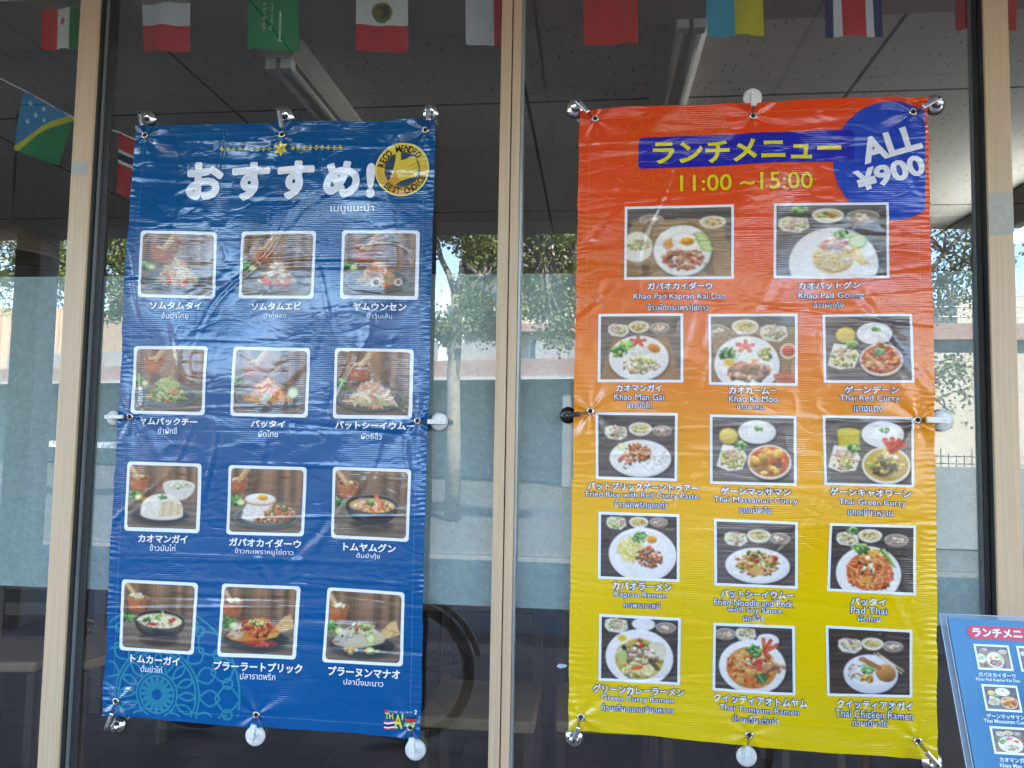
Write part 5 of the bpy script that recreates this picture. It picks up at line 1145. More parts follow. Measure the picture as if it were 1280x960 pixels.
def arc_text(b, s_, c, r, a0, a1, hgt, mat, inner=False, parent=None):
    n = len(s_); VV = []; FF = []
    for i, ch in enumerate(s_):
        if ch == ' ': continue
        Vg, Fg = glyphs(ch, 0.022); a = rad(a0 + (a1 - a0) * (i / (n - 1))); sc_ = hgt / 0.72
        th = a - math.pi / 2 if not inner else a + math.pi / 2
        mid = (Vg[:, 0].min() + Vg[:, 0].max()) / 2; q = (Vg - (mid, .36)) * (sc_ * .78, sc_); ca, sa = math.cos(th), math.sin(th)
        q = np.stack([q[:, 0] * ca - q[:, 1] * sa, q[:, 0] * sa + q[:, 1] * ca], 1) + (c[0] + r * math.cos(a), c[1] + r * math.sin(a))
        m = len(VV); VV += q.tolist(); FF += [tuple(j + m for j in f) for f in Fg]
    return b.patch(VV, FF, mat, 'badge_lettering', parent, 4.0, 0.02)
arc_text(B, 'RECO', cc, R_ * .815, 168, 131, .0195, BLK, parent=bd); arc_text(B, 'MENDED', cc, R_ * .815, 103, 42, .0195, BLK, parent=bd); arc_text(B, 'BEST CHOICE', cc, R_ * .815, 228, 338, .0195, BLK, True, bd)
# dish cards
BQ = [[(178, 289), (270.6, 289.4), (267.5, 373), (174.4, 372)], [(301, 289), (396, 289), (393, 374), (297, 372.5)], [(428, 288), (525, 288.5), (523, 375), (426, 374)],
      [(168, 432.5), (261, 433), (257, 519), (163.4, 517)], [(293, 433.4), (387.6, 435), (384, 522), (289, 520)], [(419, 435), (517, 436.5), (515, 524), (415.5, 523)],
      [(160.4, 576.6), (252.6, 579.5), (248, 667), (156, 663)], [(286.5, 581), (382.7, 584), (378.3, 671), (281.5, 668.4)], [(415.5, 583.4), (514.7, 586.5), (511.6, 677), (412.7, 672.8)],
      [(153.3, 723.7), (246.8, 729), (243.6, 817.7), (148.4, 812.8)], [(276.8, 729.5), (374.8, 733.4), (369.4, 824.7), (273, 819.5)], [(408.5, 734.5), (506.4, 740), (503.5, 833), (402.4, 827.8)]]
BT = [('ソムタムタイ', 220, 382, 62, 10, 'ส้มตำไทย', 219, 394, 32), ('ソムタムエビ', 345.5, 383, 64, 10, 'ตำกุ้งสด', 344, 395, 29), ('ヤムウンセン', 475, 384, 66, 10, 'ยำวุ้นเส้น', 475, 396, 31),
      ('ヤムパックチー', 211.5, 527, 73, 9.5, 'ยำผักชี', 210, 538, 24), ('パッタイ', 336, 530, 42, 9.5, 'ผัดไทย', 336, 542, 24), ('パットシーイウムー', 468, 532, 100, 10, 'ผัดซีอิ๊ว', 464, 545, 26),
      ('カオマンガイ', 203.5, 673.5, 60, 10.5, 'ข้าวมันไก่', 203, 684.5, 31), ('ガパオカイダーウ', 330, 679, 90, 11, 'ข้าวกะเพราหมูไข่ดาว', 329, 690.5, 73), ('トムヤムグン', 461.6, 684.5, 67, 11, 'ต้มยำกุ้ง', 460, 695.5, 30),
      ('トムカーガイ', 194.3, 824.5, 64, 11, 'ต้มข่าไก่', 189.7, 836, 28), ('プラーラートプリック', 323, 833.5, 109, 12, 'ปลาราดพริก', 322.8, 845, 43), ('プラーヌンマナオ', 455, 840.5, 90, 12, 'ปลานึ่งมะนาว', 454.5, 852.5, 50)]
BLAB = ['photo of pale papaya salad with tomatoes', 'photo of papaya salad topped with shrimps', 'photo of glass noodle salad with squid rings', 'photo of green herb salad with tomatoes', 'photo of orange fried noodles with prawns', 'photo of pale flat fried noodles',
        'photo of a rice mound with sliced chicken', 'photo of rice under a fried egg beside red mince', 'photo of orange soup with prawns in a dark bowl', 'photo of white coconut soup in a dark bowl', 'photo of fried fish under red sauce', 'photo of steamed fish with lime slices']
for k in range(12):
    card(B, BQ[k], blue_dish(k), 3.7, 4.2, BLAB[k], 3.0)
    jp, x, y, w_, h_, th, tx, ty, tw = BT[k]
    B.text(jp, x, y, w_, h_, INKW, 'caption', 2.6, 0.034, outline=DEEP, ow=0.05)
    B.text(th, tx, ty, tw, 8.5, INKW, 'caption', 2.6, 0.004)
# shop emblem in the lower right corner
emb = B.poly([(481, 886.5), (484.5, 886.6), (484.5, 890.5), (481, 890.3)], printed('print_red', '#c8303a'), 'shop_emblem', 2.0)
B.text('タイの国', 491, 889.3, 12, 3, INKW, 'emblem_lettering', 2.2, 0.0, parent=emb); B.text('トレ・タリア', 508, 890.2, 15, 3, INKW, 'emblem_lettering', 2.2, 0.0, parent=emb); B.text('2', 519.5, 890.2, 3.2, 5.6, INKW, 'emblem_lettering', 2.2, 0.02, parent=emb)
for i, colr in enumerate(('#c83040', '#e9e9f0', '#28306c', '#28306c', '#e9e9f0', '#c83040')):
    y0 = 901 + i * 1.75
    top = [(480 + t * 17, y0 + .7 * math.sin(t * 6.0) + t * .6) for t in np.linspace(0, 1, 9)]; bot = [(p[0], p[1] + 1.75) for p in top[::-1]]
    B.poly(top + bot, printed('print_stripe_' + colr[1:], colr), 'emblem_flag', 2.2, emb)
B.text('TH', 486.3, 894.8, 10.5, 8, YEL, 'emblem_lettering', 2.8, 0.02, fit=False, parent=emb); B.text('I', 503.4, 895.6, 1.8, 8, YEL, 'emblem_lettering', 2.8, 0.02, fit=False, parent=emb)
B.text('A', 497.8, 901.5, 10.5, 18, YEL, 'emblem_lettering', 3.0, 0.02, fit=False, parent=emb)
B.poly([(507, 898), (519, 898.5), (520, 900), (519.5, 903), (508, 902.5)], printed('print_red', '#c8303a'), 'emblem_cart', 2.4, emb); B.poly([(506.5, 896.8), (519.5, 897.4), (519.5, 898.4), (506.5, 897.8)], BLK, 'emblem_cart', 2.6, emb)
B.poly([(505, 903), (519, 903.6), (519, 908.5), (506, 907.5)], printed('print_lime', '#a8c83c'), 'emblem_cart', 2.4, emb)
B.text('ORIENTAL', 505, 913.2, 18, 3.4, printed('print_pale_blue', '#9cc0e0'), 'emblem_lettering', 2.4, 0.0, parent=emb) if False else None

# ------------------------------------------------------------------ red, orange and yellow banner
O = Banner([(724.5, 136), (1160.5, 120), (1174, 952), (710, 912.5)],
           [(744, 148), (941, 146), (1141, 140), (738, 514), (1145, 525), (726, 897), (936, 918), (1148, 927)], 23,
           'lunch menu banner fading from red through orange to yellow, right of the middle post')
ramp = [(0.0, '#dcbe04'), (0.22, '#e2bc05'), (0.36, '#e4a80a'), (0.50, '#e38c18'), (0.64, '#e06a20'), (0.80, '#e4501f'), (1.0, '#e84612')]
def or_col(u, v, X, Z):
    xs = [a for a, _ in ramp]; cs = np.array([S(c) for _, c in ramp])
    return np.stack([np.interp(v, xs, cs[:, i]) for i in range(3)], 1) * (1 + 0.025 * vnoise(X, Z, .3, .3, 78))[:, None]
O.sheet(or_col)
stitches(O, 0.030, printed('thread_pale', '#e8b070')); eyelets(O)
cxz = O.px((846, 176)); L_ = keep_on(O, mandala(cxz[0], cxz[1], 0.15)); v_, f_ = strips(L_, 0.0012); O.patch(v_, f_, printed('print_gold_line', '#dd7a1e'), 'mandala_print', None, 0.7, 0.02)
cxz = O.px((745, 330)); L_ = keep_on(O, mandala(cxz[0], cxz[1], 0.15)); v_, f_ = strips(L_, 0.0010); O.patch(v_, f_, printed('print_amber_line', '#de7c24'), 'mandala_print', None, 0.7, 0.02)
# blue disc cut by the right hem
ring = [(1115 + 74 * math.cos(a), 201 + 74.5 * math.sin(a)) for a in np.linspace(0, 2 * math.pi, 90, endpoint=False)]
ring = [p for p in ring if p[0] < 1160.2]
ring.sort(key=lambda p: math.atan2(p[1] - 201, p[0] - 1100))
O.poly(ring, printed('print_royal_blue', '#2546b4'), 'price_disc', 1.3)
def rrect(x0, y0, x1, y1, x2, y2, x3, y3, r):
    q = [np.array(p) for p in ((x0, y0), (x1, y1), (x2, y2), (x3, y3))]; out = []
    for i in range(4):
        a, b_, c = q[i - 1], q[i], q[(i + 1) % 4]; d1 = (a - b_) / np.linalg.norm(a - b_); d2 = (c - b_) / np.linalg.norm(c - b_)
        for t in np.linspace(0, 1, 6): out.append(tuple(b_ + d1 * r * (1 - t) ** 2 + d2 * r * t ** 2))
    return out
O.poly(rrect(798.5, 172, 1068, 162.5, 1068, 201, 798, 210.5, 6), printed('print_title_navy', '#2326a4'), 'title_box', 1.8)
O.text('ランチメニュー', 932, 188.3, 235, 28, YEL, 'title', 2.8, 0.030)
O.text('11:00 ~15:00', 932, 227.3, 165, 21, YEL, 'opening_hours', 2.2, 0.008, outline=printed('print_orange_edge', '#c8581c'), ow=0.03)
O.text('ALL', 1112.5, 180, 76, 32, INKW, 'price_lettering', 2.8, 0.040, rot=rad(15.5), fit=False); O.text('¥900', 1111.5, 216.5, 90, 27.5, INKW, 'price_lettering', 2.8, 0.040, rot=rad(15.5), fit=False)
OQ = [[(781, 258.6), (917, 256), (917, 349), (780, 350)], [(966.7, 255), (1110.8, 253), (1110.8, 348.4), (966.3, 348.4)],
      [(748, 392.4), (853.7, 392), (853.7, 478.4), (747, 477.8)], [(885, 392.7), (996.7, 392.3), (997.6, 482.3), (885.5, 481)], [(1028, 393), (1138.4, 392.7), (1140.3, 479), (1029.6, 478.5)],
      [(744.4, 515.3), (847, 516.3), (846.2, 601.4), (744.7, 598.6)], [(887.3, 518), (996, 520), (996, 607.4), (887.3, 604.8)], [(1028.8, 518.8), (1141.3, 521.4), (1141.3, 609.2), (1030.5, 606.3)],
      [(748, 639), (849, 642.6), (849, 726.9), (747.3, 722.5)], [(892, 648), (997.4, 652.4), (997.4, 736.3), (892.4, 731.1)], [(1036.8, 653.8), (1144, 656.4), (1144.7, 744.2), (1034.3, 739)],
      [(748.9, 766.8), (851, 772.4), (850.5, 857.9), (748, 851.4)], [(891.4, 778), (993, 782.3), (993.5, 868.3), (891, 864)], [(1031.7, 781.6), (1140.3, 787.4), (1141.3, 872.7), (1033, 869)]]
OT = [[('ガパオカイダーウ', 849.7, 357.8, 81, 9), ('Khao Pad Kaprao Kai Dao', 849, 371.5, 115, 9), ('ข้าวผัดกระเพราไข่ดาว', 847, 384, 76, 9)],
      [('カオパットグン', 1036, 357, 77, 9), ('Khao Pad Goong', 1038, 370.5, 81, 9.5), ('ข้าวผัดกุ้ง', 1035.5, 382, 37, 9)],
      [('カオマンガイ', 798.4, 485.2, 57, 9), ('Khao Man Gai', 798.5, 496.3, 62, 8), ('ข้าวมันไก่', 799, 506.5, 31, 8)],
      [('カオカームー', 941.3, 488, 61, 9), ('Khao Ka Moo', 941.6, 498.5, 61.5, 8), ('ข้าวขาหมู', 938, 509, 34, 9)],
      [('ゲーンデーン', 1088.3, 487.2, 66.5, 9.5), ('Thai Red Curry', 1086, 498.5, 72.7, 9.5), ('แกงแดง', 1084.3, 511.2, 34.5, 8)],
      [('パットプリックゲーントゥアー', 803, 608.5, 138, 10), ('Fried Rice with Red Curry Paste', 802, 619.5, 140, 9), ('ข้าวผัดพริกแกงถั่ว', 801, 630, 66, 9)],
      [('ゲーンマッサマン', 944.5, 614.5, 88, 10), ('Thai Massaman Curry', 944, 626, 105, 9), ('แกงมัสมั่น', 944, 637, 40, 9)],
      [('ゲーンキャオワーン', 1087, 615.7, 100, 10), ('Thai Green Curry', 1089.4, 628.5, 82, 9.5), ('แกงเขียวหวาน', 1087, 640, 55, 9)],
      [('カパオラーメン', 802, 732, 74, 10.5), ('Kaprao Remen', 800, 743.5, 64.5, 9), ('กะเพราบะหมี่', 802, 755.5, 45.5, 8.5)],
      [('パットシーイウムー', 946, 742.8, 91.6, 10), ('Fried Noodle and Pork', 941.3, 753.3, 98.5, 8.5), ('with Soy Sauce', 943, 763, 68, 8.5), ('ผัดซีอิ๊ว', 941.3, 772.5, 25.7, 8)],
      [('パッタイ', 1085, 752, 44, 10), ('Pad Thai', 1085.7, 763, 44.5, 8.5), ('ผัดไทย', 1086, 773, 27.7, 8)],
      [('グリーンカレーラーメン', 798, 864, 114.5, 11), ('Green Curry Ramen', 796.5, 875.5, 90, 9), ('ก๋วยเตี๋ยวแกงเขียวหวาน', 796.5, 886.5, 90, 9)],
      [('クイッティアオトムヤム', 950, 875.5, 116, 11), ('Thai Tomyum Ramen', 948.4, 888, 98, 9.5), ('ก๋วยเตี๋ยวต้มยำ', 944.3, 899, 57, 9)],
      [('クイッティアオガイ', 1093.2, 881, 96, 11), ('Thai Chicken Ramen', 1092.3, 893, 98, 9.5), ('ก๋วยเตี๋ยวไก่', 1087.4, 903.5, 44.5, 9)]]
OLAB = ['photo of minced pork, fried egg and cucumber on a straw mat', 'photo of fried rice with shrimp and lemon', 'photo of chicken rice with brown sauce', 'photo of stewed pork with a chilli star on rice', 'photo of red curry with a rice plate', 'photo of white rice beside fried red curry paste', 'photo of orange massaman curry', 'photo of pale green curry with red chilli', 'photo of dry noodles with herbs and egg', 'photo of fried flat noodles with pork', 'photo of orange fried noodles with lemon', 'photo of green curry noodles with egg', 'photo of orange noodle soup with chilli', 'photo of chicken leg noodles in a white bowl']
OCAN = [orange_dish(k) for k in range(14)]
for k in range(14):
    card(O, OQ[k], OCAN[k], 3.4, 0.8, OLAB[k], 0.0)
    for i, (s_, x, y, w_, h_) in enumerate(OT[k]):
        last = i == len(OT[k]) - 1
        O.text(s_, x, y, w_, h_, INKW, 'caption', 3.0, 0.0 if last else (0.024 if i == 0 else 0.0), outline=NAVY, ow=0.07)

# ------------------------------------------------------------------ suction hooks
def hook(c, rpx, base, tip, eye, style, b, label):
    yb = -0.0008; C0_ = at(c[0], c[1], -0.012); C0_[1] = yb; r = rpx * 2.28e-3
    t = thing('suction_hook', tuple(C0_), label, 'suction hook', 'suction hooks holding the banners')
    yl = -0.058
    bs, tp = at(*base, yl), at(*tip, yl); e = at(*eye, -0.04)
    e[1] = float(b.y(np.array([e[0]]), np.array([e[2]]), 6)[0])
    d = (tp - bs); L = np.linalg.norm(d); d /= L; side = np.cross(d, (0, 1, 0)); side /= np.linalg.norm(side)
    if style == 'chrome':
        MB().lathe_y(C0_, [(r, 0), (r * 1.02, .0015), (r * .98, .004), (r * .9, .005), (0, .005)], 36).done('suction_pad', RUBBER, t, smooth=True)
        MB().lathe_y(C0_, [(r * .95, .004), (r * .93, .0075), (r * .80, .012), (r * .60, .0145), (r * .52, .016), (r * .50, .028), (r * .44, .031), (0, .032)], 36).done('dome', CHROME, t, smooth=True)
        lm, wd, th = CHROME, .0062, .0055
    else:
        m = WPLAS if style == 'white' else BPLAS
        MB().lathe_y(C0_, [(r * .98, 0), (r * .99, .002), (r * .8, .003), (0, .003)], 36).done('suction_pad', RUBBER, t, smooth=True)
        MB().lathe_y(C0_, [(r * .94, .0032), (r * 1.0, .006), (r * .98, .011), (r * .86, .0155), (r * .5, .0185), (0, .0195)], 36).done('dome', m, t, smooth=True)
        lm, wd, th = m, r * .27, .0055
    mid = (bs + tp) / 2
    lv = MB().obox(mid, d * L / 2, side * wd, (0, th, 0)).done('lever', lm, t, bevel=.0022)
    MB().tube([(C0_[0], yb - .014, C0_[2]), (bs[0] + d[0] * L * .25, yl + .003, bs[2] + d[2] * L * .25)], wd * .85, 12).done('stem', lm, t, smooth=True)
    hp = bs + d * (wd * 1.05); hp[1] = yl - th - .0004
    if style == 'chrome':
        MB().obox(hp, d * wd * .55, side * wd * .55, (0, .0006, 0)).done('slot', HOLE, lv)
    else:
        MB().obox(hp + d * .004, d * .0016, side * .0012, (0, .0005, 0)).done('slot', plain('grey_mark', (0.30, 0.30, 0.30), 0.6), lv)
        q = mid + side * wd * 1.06; q[1] = yb - .0192
        MB().obox(q, d * L * .42, side * .0007, (0, .0008, 0)).done('groove', plain('grey_mark', (0.30, 0.30, 0.30), 0.6), lv)
    tp2 = tp - d * .004; tp2[1] = yl + .002; e2 = e.copy()
    m = MB()
    for s in (-1, 1): m.tube([tp2 + side * s * .0016, (tp2 + e2) / 2 + side * s * .0022 + np.array((0, -.001, 0)), e2 + side * s * .0012, e2 + np.array((0, .006, 0))], .0011, 6)
    m.done('cord', plain('dark_cord', (0.03, 0.025, 0.03), 0.7), t)
hook((184, 147), 11.5, (175, 139.5), (178.5, 157), B.G and (181, 169), 'chrome', B, 'chrome suction hook at the top left corner of the blue banner')
hook((356, 143.5), 12, (348.5, 135), (352.5, 159), (353, 169), 'chrome', B, 'chrome suction hook at the middle of the blue banner top')
hook((537.5, 139), 11, (534.5, 132), (535.5, 150.5), (532, 163), 'chrome', B, 'chrome suction hook at the top right corner of the blue banner')
hook((142, 522.5), 10.2, (131.5, 521), (153.5, 521), (163.5, 521), 'white', B, 'white suction hook at the middle of the blue banner left edge')
hook((548.5, 527), 11.5, (557, 527.5), (534.5, 527), (522, 526), 'white', B, 'white suction hook at the middle of the blue banner right edge')
hook((146.5, 907.5), 9.8, (133, 912.5), (141, 891.5), (144, 877), 'chrome', B, 'chrome suction hook at the bottom left corner of the blue banner')
hook((318.5, 920), 12.8, (313, 928), (317.3, 905.5), (321, 893), 'white', B, 'white suction hook at the middle of the blue banner bottom')
hook((519, 937.5), 13, (515, 946), (514.7, 922), (513, 909), 'white', B, 'white suction hook at the bottom right corner of the blue banner')
hook((720, 134), 13, (720.5, 125.5), (735.5, 140.5), (744, 148), 'chrome', O, 'chrome suction hook at the top left corner of the orange banner')
hook((940.8, 121.5), 11.6, (941.5, 114), (942.3, 133), (941, 146), 'white', O, 'white suction hook at the middle of the orange banner top')
hook((1169.5, 129.5), 12.5, (1176, 121.5), (1153, 134.5), (1141, 140), 'chrome', O, 'chrome suction hook at the top right corner of the orange banner')
hook((710, 519), 10.5, (704, 520), (725.5, 517), (738, 514), 'black', O, 'black suction hook at the middle of the orange banner left edge')
hook((1177.5, 525.5), 13.2, (1185, 526), (1158.5, 524.5), (1145, 525), 'white', O, 'white suction hook at the middle of the orange banner right edge')
hook((717.3, 922.5), 11.6, (716.3, 928), (723, 908.5), (726, 897), 'chrome', O, 'chrome suction hook at the bottom left corner of the orange banner')
hook((933.5, 946), 11.8, (934.5, 952), (935, 932.5), (936, 918), 'white', O, 'white suction hook at the middle of the orange banner bottom')
hook((1166.5, 955), 12.6, (1174, 958.5), (1157, 939.5), (1148, 927), 'chrome', O, 'chrome suction hook at the bottom right corner of the orange banner')

# ------------------------------------------------------------------ strings of flags behind the glass
m, nt, p = nodes('flag_cloth'); a = N(nt, 'ShaderNodeVertexColor'); a.layer_name = 'Col'; nt.links.new(a.outputs[0], p.inputs['Base Color']); p.inputs['Roughness'].default_value = 0.85; p.inputs['Specular IOR Level'].default_value = 0.2
FLAGM = m
def flag(q, cv, yd, label, group, seed):
    Q = [at(px_, py_, yd) for px_, py_ in q]; H, Wn = cv.h, cv.w
    u, v = np.meshgrid(np.linspace(0, 1, Wn), np.linspace(0, 1, H)); u, v = u.ravel(), v.ravel()
    P = Q[0] * ((1 - u) * (1 - v))[:, None] + Q[1] * (u * (1 - v))[:, None] + Q[2] * (u * v)[:, None] + Q[3] * ((1 - u) * v)[:, None]
    P[:, 1] += 0.010 * np.sin(u * 5.2 + seed) * v + 0.004 * np.sin(u * 11 + v * 3 + seed * 2)
    P[:, 2] += 0.003 * np.sin(u * 4 + seed) * v
    k = np.arange(H * Wn).reshape(H, Wn); F = np.stack([k[:-1, :-1], k[1:, :-1], k[1:, 1:], k[:-1, 1:]], -1).reshape(-1, 4)
    o = mesh('flag', P, F.tolist(), FLAGM, None, smooth=True)
    col = np.ones((H * Wn, 4)); col[:, :3] = cv.linear().reshape(-1, 3); o.data.color_attributes.new('Col', 'FLOAT_COLOR', 'POINT').data.foreach_set('color', col.ravel())
    tag(o, label, 'flag', group); return o
def stripes(cols, vert=True, w_=64, h_=96, wts=None):
    c = Cv(w_, h_, cols[0]); wts = wts or [1] * len(cols); tot = sum(wts); a = 0
    for q, k in zip(cols, wts):
        b_ = a + k / tot
        if vert: c.a[:, int(round(a * w_)):int(round(b_ * w_))] = c.c(q)
        else: c.a[int(round(a * h_)):int(round(b_ * h_)), :] = c.c(q)
        a = b_
    return c
YF = 0.055; TOP = -34
def hang(x0, x1, bot, dx=0.0): return [(x0 + dx, TOP), (x1 + dx, TOP), (x1, bot + (.5 if x0 < 640 else -.5)), (x0, bot)]
G1 = 'row of little flags along the top of the window'
c = stripes(['#c8322c', '#d4d2ce', '#1f7a44'], wts=[1.25, 1.15, 1.1])
for dx in (-.06, -.03, .03, .06): c.arc([(.51 + dx * .4, .60), (.51 + dx, .635), (.51 + dx * .4, .67)], .02, '#b83a34')
c.line(.51, .59, .51, .68, .025, '#b83a34')
flag(hang(50, 106, 62, 2), c, YF, 'flag with red, white and green upright stripes and a small red emblem', G1, 1)
flag(hang(177, 237, 64, 1), stripes(['#2a2a2c', '#d0d0d6', '#c83236'], False), YF, 'flag with black, white and red level bands', G1, 2)
c = stripes(['#1a8a50']); c.line(.64, .50, .64, .86, .035, '#dfe6df'); c.line(.61, .86, .69, .88, .03, '#dfe6df')
fs = flag(hang(309, 372, 62, 1), c, YF, 'green flag with white lettering and a white sword', G1, 3)
# its lettering, turned upright with the flag
scr = '\ufe8e\ufee0\ufedf\ufe8d \ufefb\ufe87 \ufeea\ufedf\ufe87 \ufefb'; scr2 = '\ufdf2 \ufedd\ufeee\ufeb3\ufead \ufeaa\ufee4\ufea4\ufee3'
for s_, xo in (('\ufdf2 \ufefb\ufe87 \ufeea\ufedf\ufe87 \ufefb', 331), ('\ufdf2 \ufedd\ufeee\ufeb3\ufead \ufeaa\ufee4\ufea4\ufee3', 339.5)):
    Vg, Fg = glyphs(s_, 0.012); lo, hi = Vg.min(0), Vg.max(0); mid = (lo + hi) / 2; p0 = at(xo, 22, YF - 0.006); sc_ = 0.092 / (hi[0] - lo[0])
    q = (Vg - mid) * (sc_, min(sc_ * 1.2, .017 / (hi[1] - lo[1])))
    W = [(p0[0] - b_, p0[1] - .006, p0[2] + a_) for a_, b_ in q]
    mesh('lettering', W, Fg, plain('flag_white', (0.62, 0.65, 0.62), 0.85), fs)
c = stripes(['#1f7a48', '#d8d6d6', '#c43034'], False); c.ell(.50, .50, .19, .13, '#6a5a34', 0, .9); c.ell(.52, .49, .12, .085, '#3c3420'); c.ell(.45, .50, .07, .055, '#7a6a3c'); c.arc([(.34, .54), (.42, .60), (.54, .62), (.64, .57), (.68, .49)], .05, '#4c7a3c'); c.line(.45, .42, .60, .45, .05, '#52401f')
flag(hang(446, 510, 64, -1), c, YF, 'flag with white and red level bands and a dark eagle emblem', G1, 4)
flag(hang(583, 648, 56, -1), stripes(['#cfcfd6', '#c43038'], wts=[1.15, 1]), YF, 'flag half white and half red, partly behind the middle post', G1, 5)
flag(hang(730.5, 797.5, 56, -2), stripes(['#c8281f']), YF, 'plain red flag hanging above the orange banner left corner', G1, 6)
flag(hang(884, 955, 45, -2), stripes(['#3a9fc4', '#d4c21c']), YF, 'flag half sky blue and half yellow', G1, 7)
flag(hang(1033, 1104, 46, -3), stripes(['#1f2a66', '#d8d8de', '#c8242c', '#d8d8de', '#1f2a66'], wts=[1, 1, 2.6, 1, 1]), YF, 'flag with dark blue, white and broad red upright stripes', G1, 8)
flag(hang(1196, 1273, 37, -3), stripes(['#c02a26']), YF, 'plain red flag mostly behind the right post', G1, 9)
pts = [at(x, -34.5 - 0.8 * math.sin((x + 300) / 50), YF) for x in np.linspace(-420, 1560, 70)]
tag(MB().tube(pts, 0.0022, 6).done('bunting_cord', plain('white_cord', (0.7, 0.7, 0.68), 0.8)), 'white cord from which the top row of flags hangs', 'cord')
Y2 = 0.30; G2 = 'flags on the slanting cord at the left'
c = Cv(90, 80, '#2f7fb4'); c.poly([(1.02, -.02), (1.02, 1.02), (-.02, 1.02)], '#1f7a4c'); c.line(1.02, -.02, -.02, 1.02, .09, '#c8bc34')
for x, y in ((.18, .16), (.42, .14), (.30, .30), (.18, .46), (.50, .32)): c.line(x - .03, y, x + .03, y, .022, '#d8dce0'); c.line(x, y - .035, x, y + .035, .022, '#d8dce0')
flag([(30, 113), (92.5, 146), (73, 206), (15, 187)], c, Y2, 'blue and green flag with a yellow diagonal, on the slanting cord', G2, 1.5)
c = Cv(90, 80, '#b03034'); c.poly([(0, .38), (1, .38), (1, .62), (0, .62)], '#d0d0d4'); c.poly([(.28, 0), (.50, 0), (.50, 1), (.28, 1)], '#d0d0d4'); c.poly([(0, .43), (1, .43), (1, .57), (0, .57)], '#242a4c'); c.poly([(.33, 0), (.45, 0), (.45, 1), (.33, 1)], '#242a4c')
c.a = c.a.transpose(1, 0, 2).copy(); c.w, c.h = 80, 90
flag([(150, 166), (212, 194), (200, 262), (143, 240)], c, Y2, 'red flag with a dark blue cross, half hidden by the blue banner', G2, 2.5)
pts = [at(x, y, Y2) for x, y in ((-260, 0), (0, 98), (30, 113), (92, 147), (150, 166), (212, 193), (420, 270))]
tag(MB().tube(pts, 0.0030, 6).done('bunting_cord', plain('white_cord', (0.7, 0.7, 0.68), 0.8)), 'white cord slanting down behind the left post', 'cord')

# ------------------------------------------------------------------ menu stand in front of the right pane
TL = rays(1173, 766.5); TL = CAM + TL / TL[1] * 1.45
TILT = rad(21); DW = np.array((0, -math.sin(TILT), -math.cos(TILT))); DU = np.array((1.0, 0, 0)); DN = np.cross(DU, DW); DN = DN if DN[1] < 0 else -DN
def bp(u, w_, o=0.0): return TL + DU * u + DW * w_ + DN * o
def bpx(px_, py_):
    v = rays(px_, py_); t = np.dot(TL - CAM, DN) / np.dot(v, DN); q = CAM + v * t - TL; return float(np.dot(q, DU)), float(np.dot(q, DW))
BW, BH = 0.50, 0.66
ms = thing('menu_stand', (float(TL[0] + BW / 2), float(TL[1]), 0), 'blue laminated lunch menu tilted on a dark red stand at the lower right', 'menu stand')
def bpoly(pts, mat, name, o, parent=None):
    V = [bp(u, w_, o) for u, w_ in pts]; return mesh(name, V, [tuple(range(len(V)))[::-1]], mat, parent or ms)
def gl(name, col, rough): return plain(name, S(col), rough, var=0.03)
MB().obox(bp(BW / 2, BH / 2, -0.012), DU * (BW / 2 - 0.03), DW * (BH / 2 - 0.05), DN * 0.008).done('backboard', plain('dark_red_wood', (0.14, 0.025, 0.018), 0.4, var=0.2), ms, bevel=0.003)
lam, nt, p = nodes('clear_laminate'); p.inputs['Base Color'].default_value = (0.24, 0.31, 0.36, 1); p.inputs['Roughness'].default_value = 0.06; p.inputs['Alpha'].default_value = 0.35
MB().obox(bp(BW / 2, BH / 2, 0.0), DU * BW / 2, DW * BH / 2, DN * 0.0008).done('laminate', lam, ms)
u0 = bpx(1183.5, 771)[0]
sh = MB().obox(bp(BW / 2, BH / 2, 0.0024), DU * (BW / 2 - u0), DW * (BH / 2 - 0.008), DN * 0.0009).done('menu_sheet', gl('menu_blue', '#2a6a92', 0.10), ms)
edge = gl('laminate_edge', '#8fa0ae', 0.2)
bpoly([(0, 0), (BW, 0), (BW, .0016), (0, .0016)], edge, 'laminate_edge', .0012); bpoly([(0, 0), (.0014, 0), (.0014, BH), (0, BH)], edge, 'laminate_edge', .0012); bpoly([(u0 - .004, .006), (u0 - .0025, .006), (u0 - .0025, BH), (u0 - .004, BH)], edge, 'laminate_edge', .0035)
a, b_ = bpx(1207, 782), bpx(1207.5, 798.5)
x0, z0, z1 = a[0], a[1], b_[1]; x1 = BW - x0 + .01; r = .008
pts = []
for cx, cz, a0 in ((x1 - r, z0 + r, -90), (x1 - r, z1 - r, 0), (x0 + r, z1 - r, 90), (x0 + r, z0 + r, 180)):
    for k in range(6): t = rad(a0 + 18 * k); pts.append((cx + r * math.cos(t), cz + r * math.sin(t)))
bpoly(pts, gl('menu_red', '#c4141c', 0.12), 'title_box', .0042, sh)
def btext(s_, uc, wc_, wid, mat, name, o, bold=.02, left=None):
    Vg, Fg = glyphs(s_, bold); lo, hi = Vg.min(0), Vg.max(0); sc_ = wid / (hi[0] - lo[0]); mid = (lo + hi) / 2
    q = (Vg - mid) * sc_; W = [bp(uc + a_, wc_ - b2_, o) for a_, b2_ in q]; mesh(name, W, Fg, mat, sh)
MW = gl('menu_white', '#e6e8ec', 0.15)
ch = bpx(1214, 790)[0]; ch2 = bpx(1301, 793)[0]; btext('ランチメニュー', (ch + ch2) / 2, (z0 + z1) / 2, ch2 - ch, MW, 'title', .0050, .035)
pm, nt, p = nodes('menu_photo'); a = N(nt, 'ShaderNodeVertexColor'); a.layer_name = 'Col'; nt.links.new(a.outputs[0], p.inputs['Base Color']); p.inputs['Roughness'].default_value = 0.12
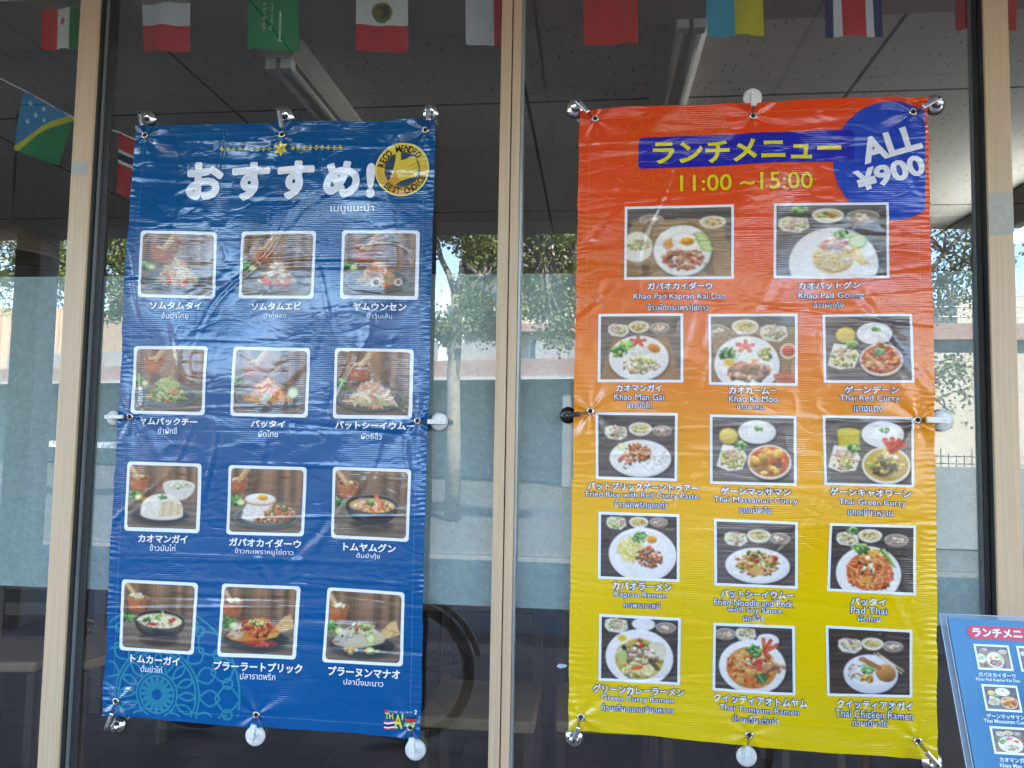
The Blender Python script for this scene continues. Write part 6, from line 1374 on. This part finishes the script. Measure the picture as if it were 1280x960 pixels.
cap = [('ガパオカイダーウ', 'Khao Pad Kaprao Kai Dao'), ('ゲーンマッサマン', 'Thai Massaman Curry'), ('カオマンガイ', 'Khao Man Gai')]
use = [[0, 1, 8], [6, 4, 7], [2, 3, 13], [5, 9, 10]]
c1 = [bpx(1213, 805), bpx(1263.5, 839)]; c2 = bpx(1221.5, 855); c3 = bpx(1233, 907.5); pitch_w = c2[1] - c1[0][1]; cw = c1[1][0] - c1[0][0]; chh = c1[1][1] - c1[0][1]; pu = cw * 1.21
for rI in range(4):
    for cI in range(3):
        uu = c1[0][0] + .003 + cI * pu; ww = c1[0][1] + rI * pitch_w; kk = use[rI][cI]
        fr = bpoly([(uu, ww), (uu + cw, ww), (uu + cw, ww + chh), (uu, ww + chh)], MW, 'photo_frame', .0042, sh)
        cn = OCAN[kk]; lin = cn.linear()[::2, ::2]; H, Wn = lin.shape[:2]; i_ = .0034
        u, v = np.meshgrid(np.linspace(uu + i_, uu + cw - i_, Wn), np.linspace(ww + i_, ww + chh - i_, H))
        P = TL + np.outer(u.ravel(), DU) + np.outer(v.ravel(), DW) + DN * .0050
        k = np.arange(H * Wn).reshape(H, Wn); F = np.stack([k[:-1, :-1], k[1:, :-1], k[1:, 1:], k[:-1, 1:]], -1).reshape(-1, 4)
        o = mesh('picture', P, F.tolist(), pm, sh, smooth=True); col = np.ones((H * Wn, 4)); col[:, :3] = lin.reshape(-1, 3); o.data.color_attributes.new('Col', 'FLOAT_COLOR', 'POINT').data.foreach_set('color', col.ravel())
        jp, en = OT[kk][0][0], OT[kk][1][0]
        btext(jp, uu + cw / 2, ww + chh + .008, min(.062, .0076 * len(jp)), MW, 'caption', .0044, .02); btext(en, uu + cw / 2, ww + chh + .0165, min(.072, .0040 * len(en)), MW, 'caption', .0044, .01)
# legs and ledge of the stand
LW = plain('dark_red_wood', (0.14, 0.025, 0.018), 0.4)
for uu in (0.075, BW - 0.06):
    a = bp(uu, 0.04, -0.035); b2_ = bp(uu, BH, -0.035); k = (b2_[2] - 0.0) / math.cos(TILT); ft = b2_ + DW * k; MB().obox((a + ft) / 2, DU * .014, (ft - a) / 2, DN * .012).done('leg', LW, ms, bevel=.003)
a = bp(BW / 2, .10, -.05); ft = np.array((a[0], a[1] + .42, 0.0)); ft[1] = min(ft[1], -0.10); MB().tube([a, ft], .012, 8).done('leg', LW, ms)
MB().obox(bp(BW / 2, BH + .012, 0.0), DU * BW / 2, DW * .010, DN * .022).done('ledge', LW, ms, bevel=.003)
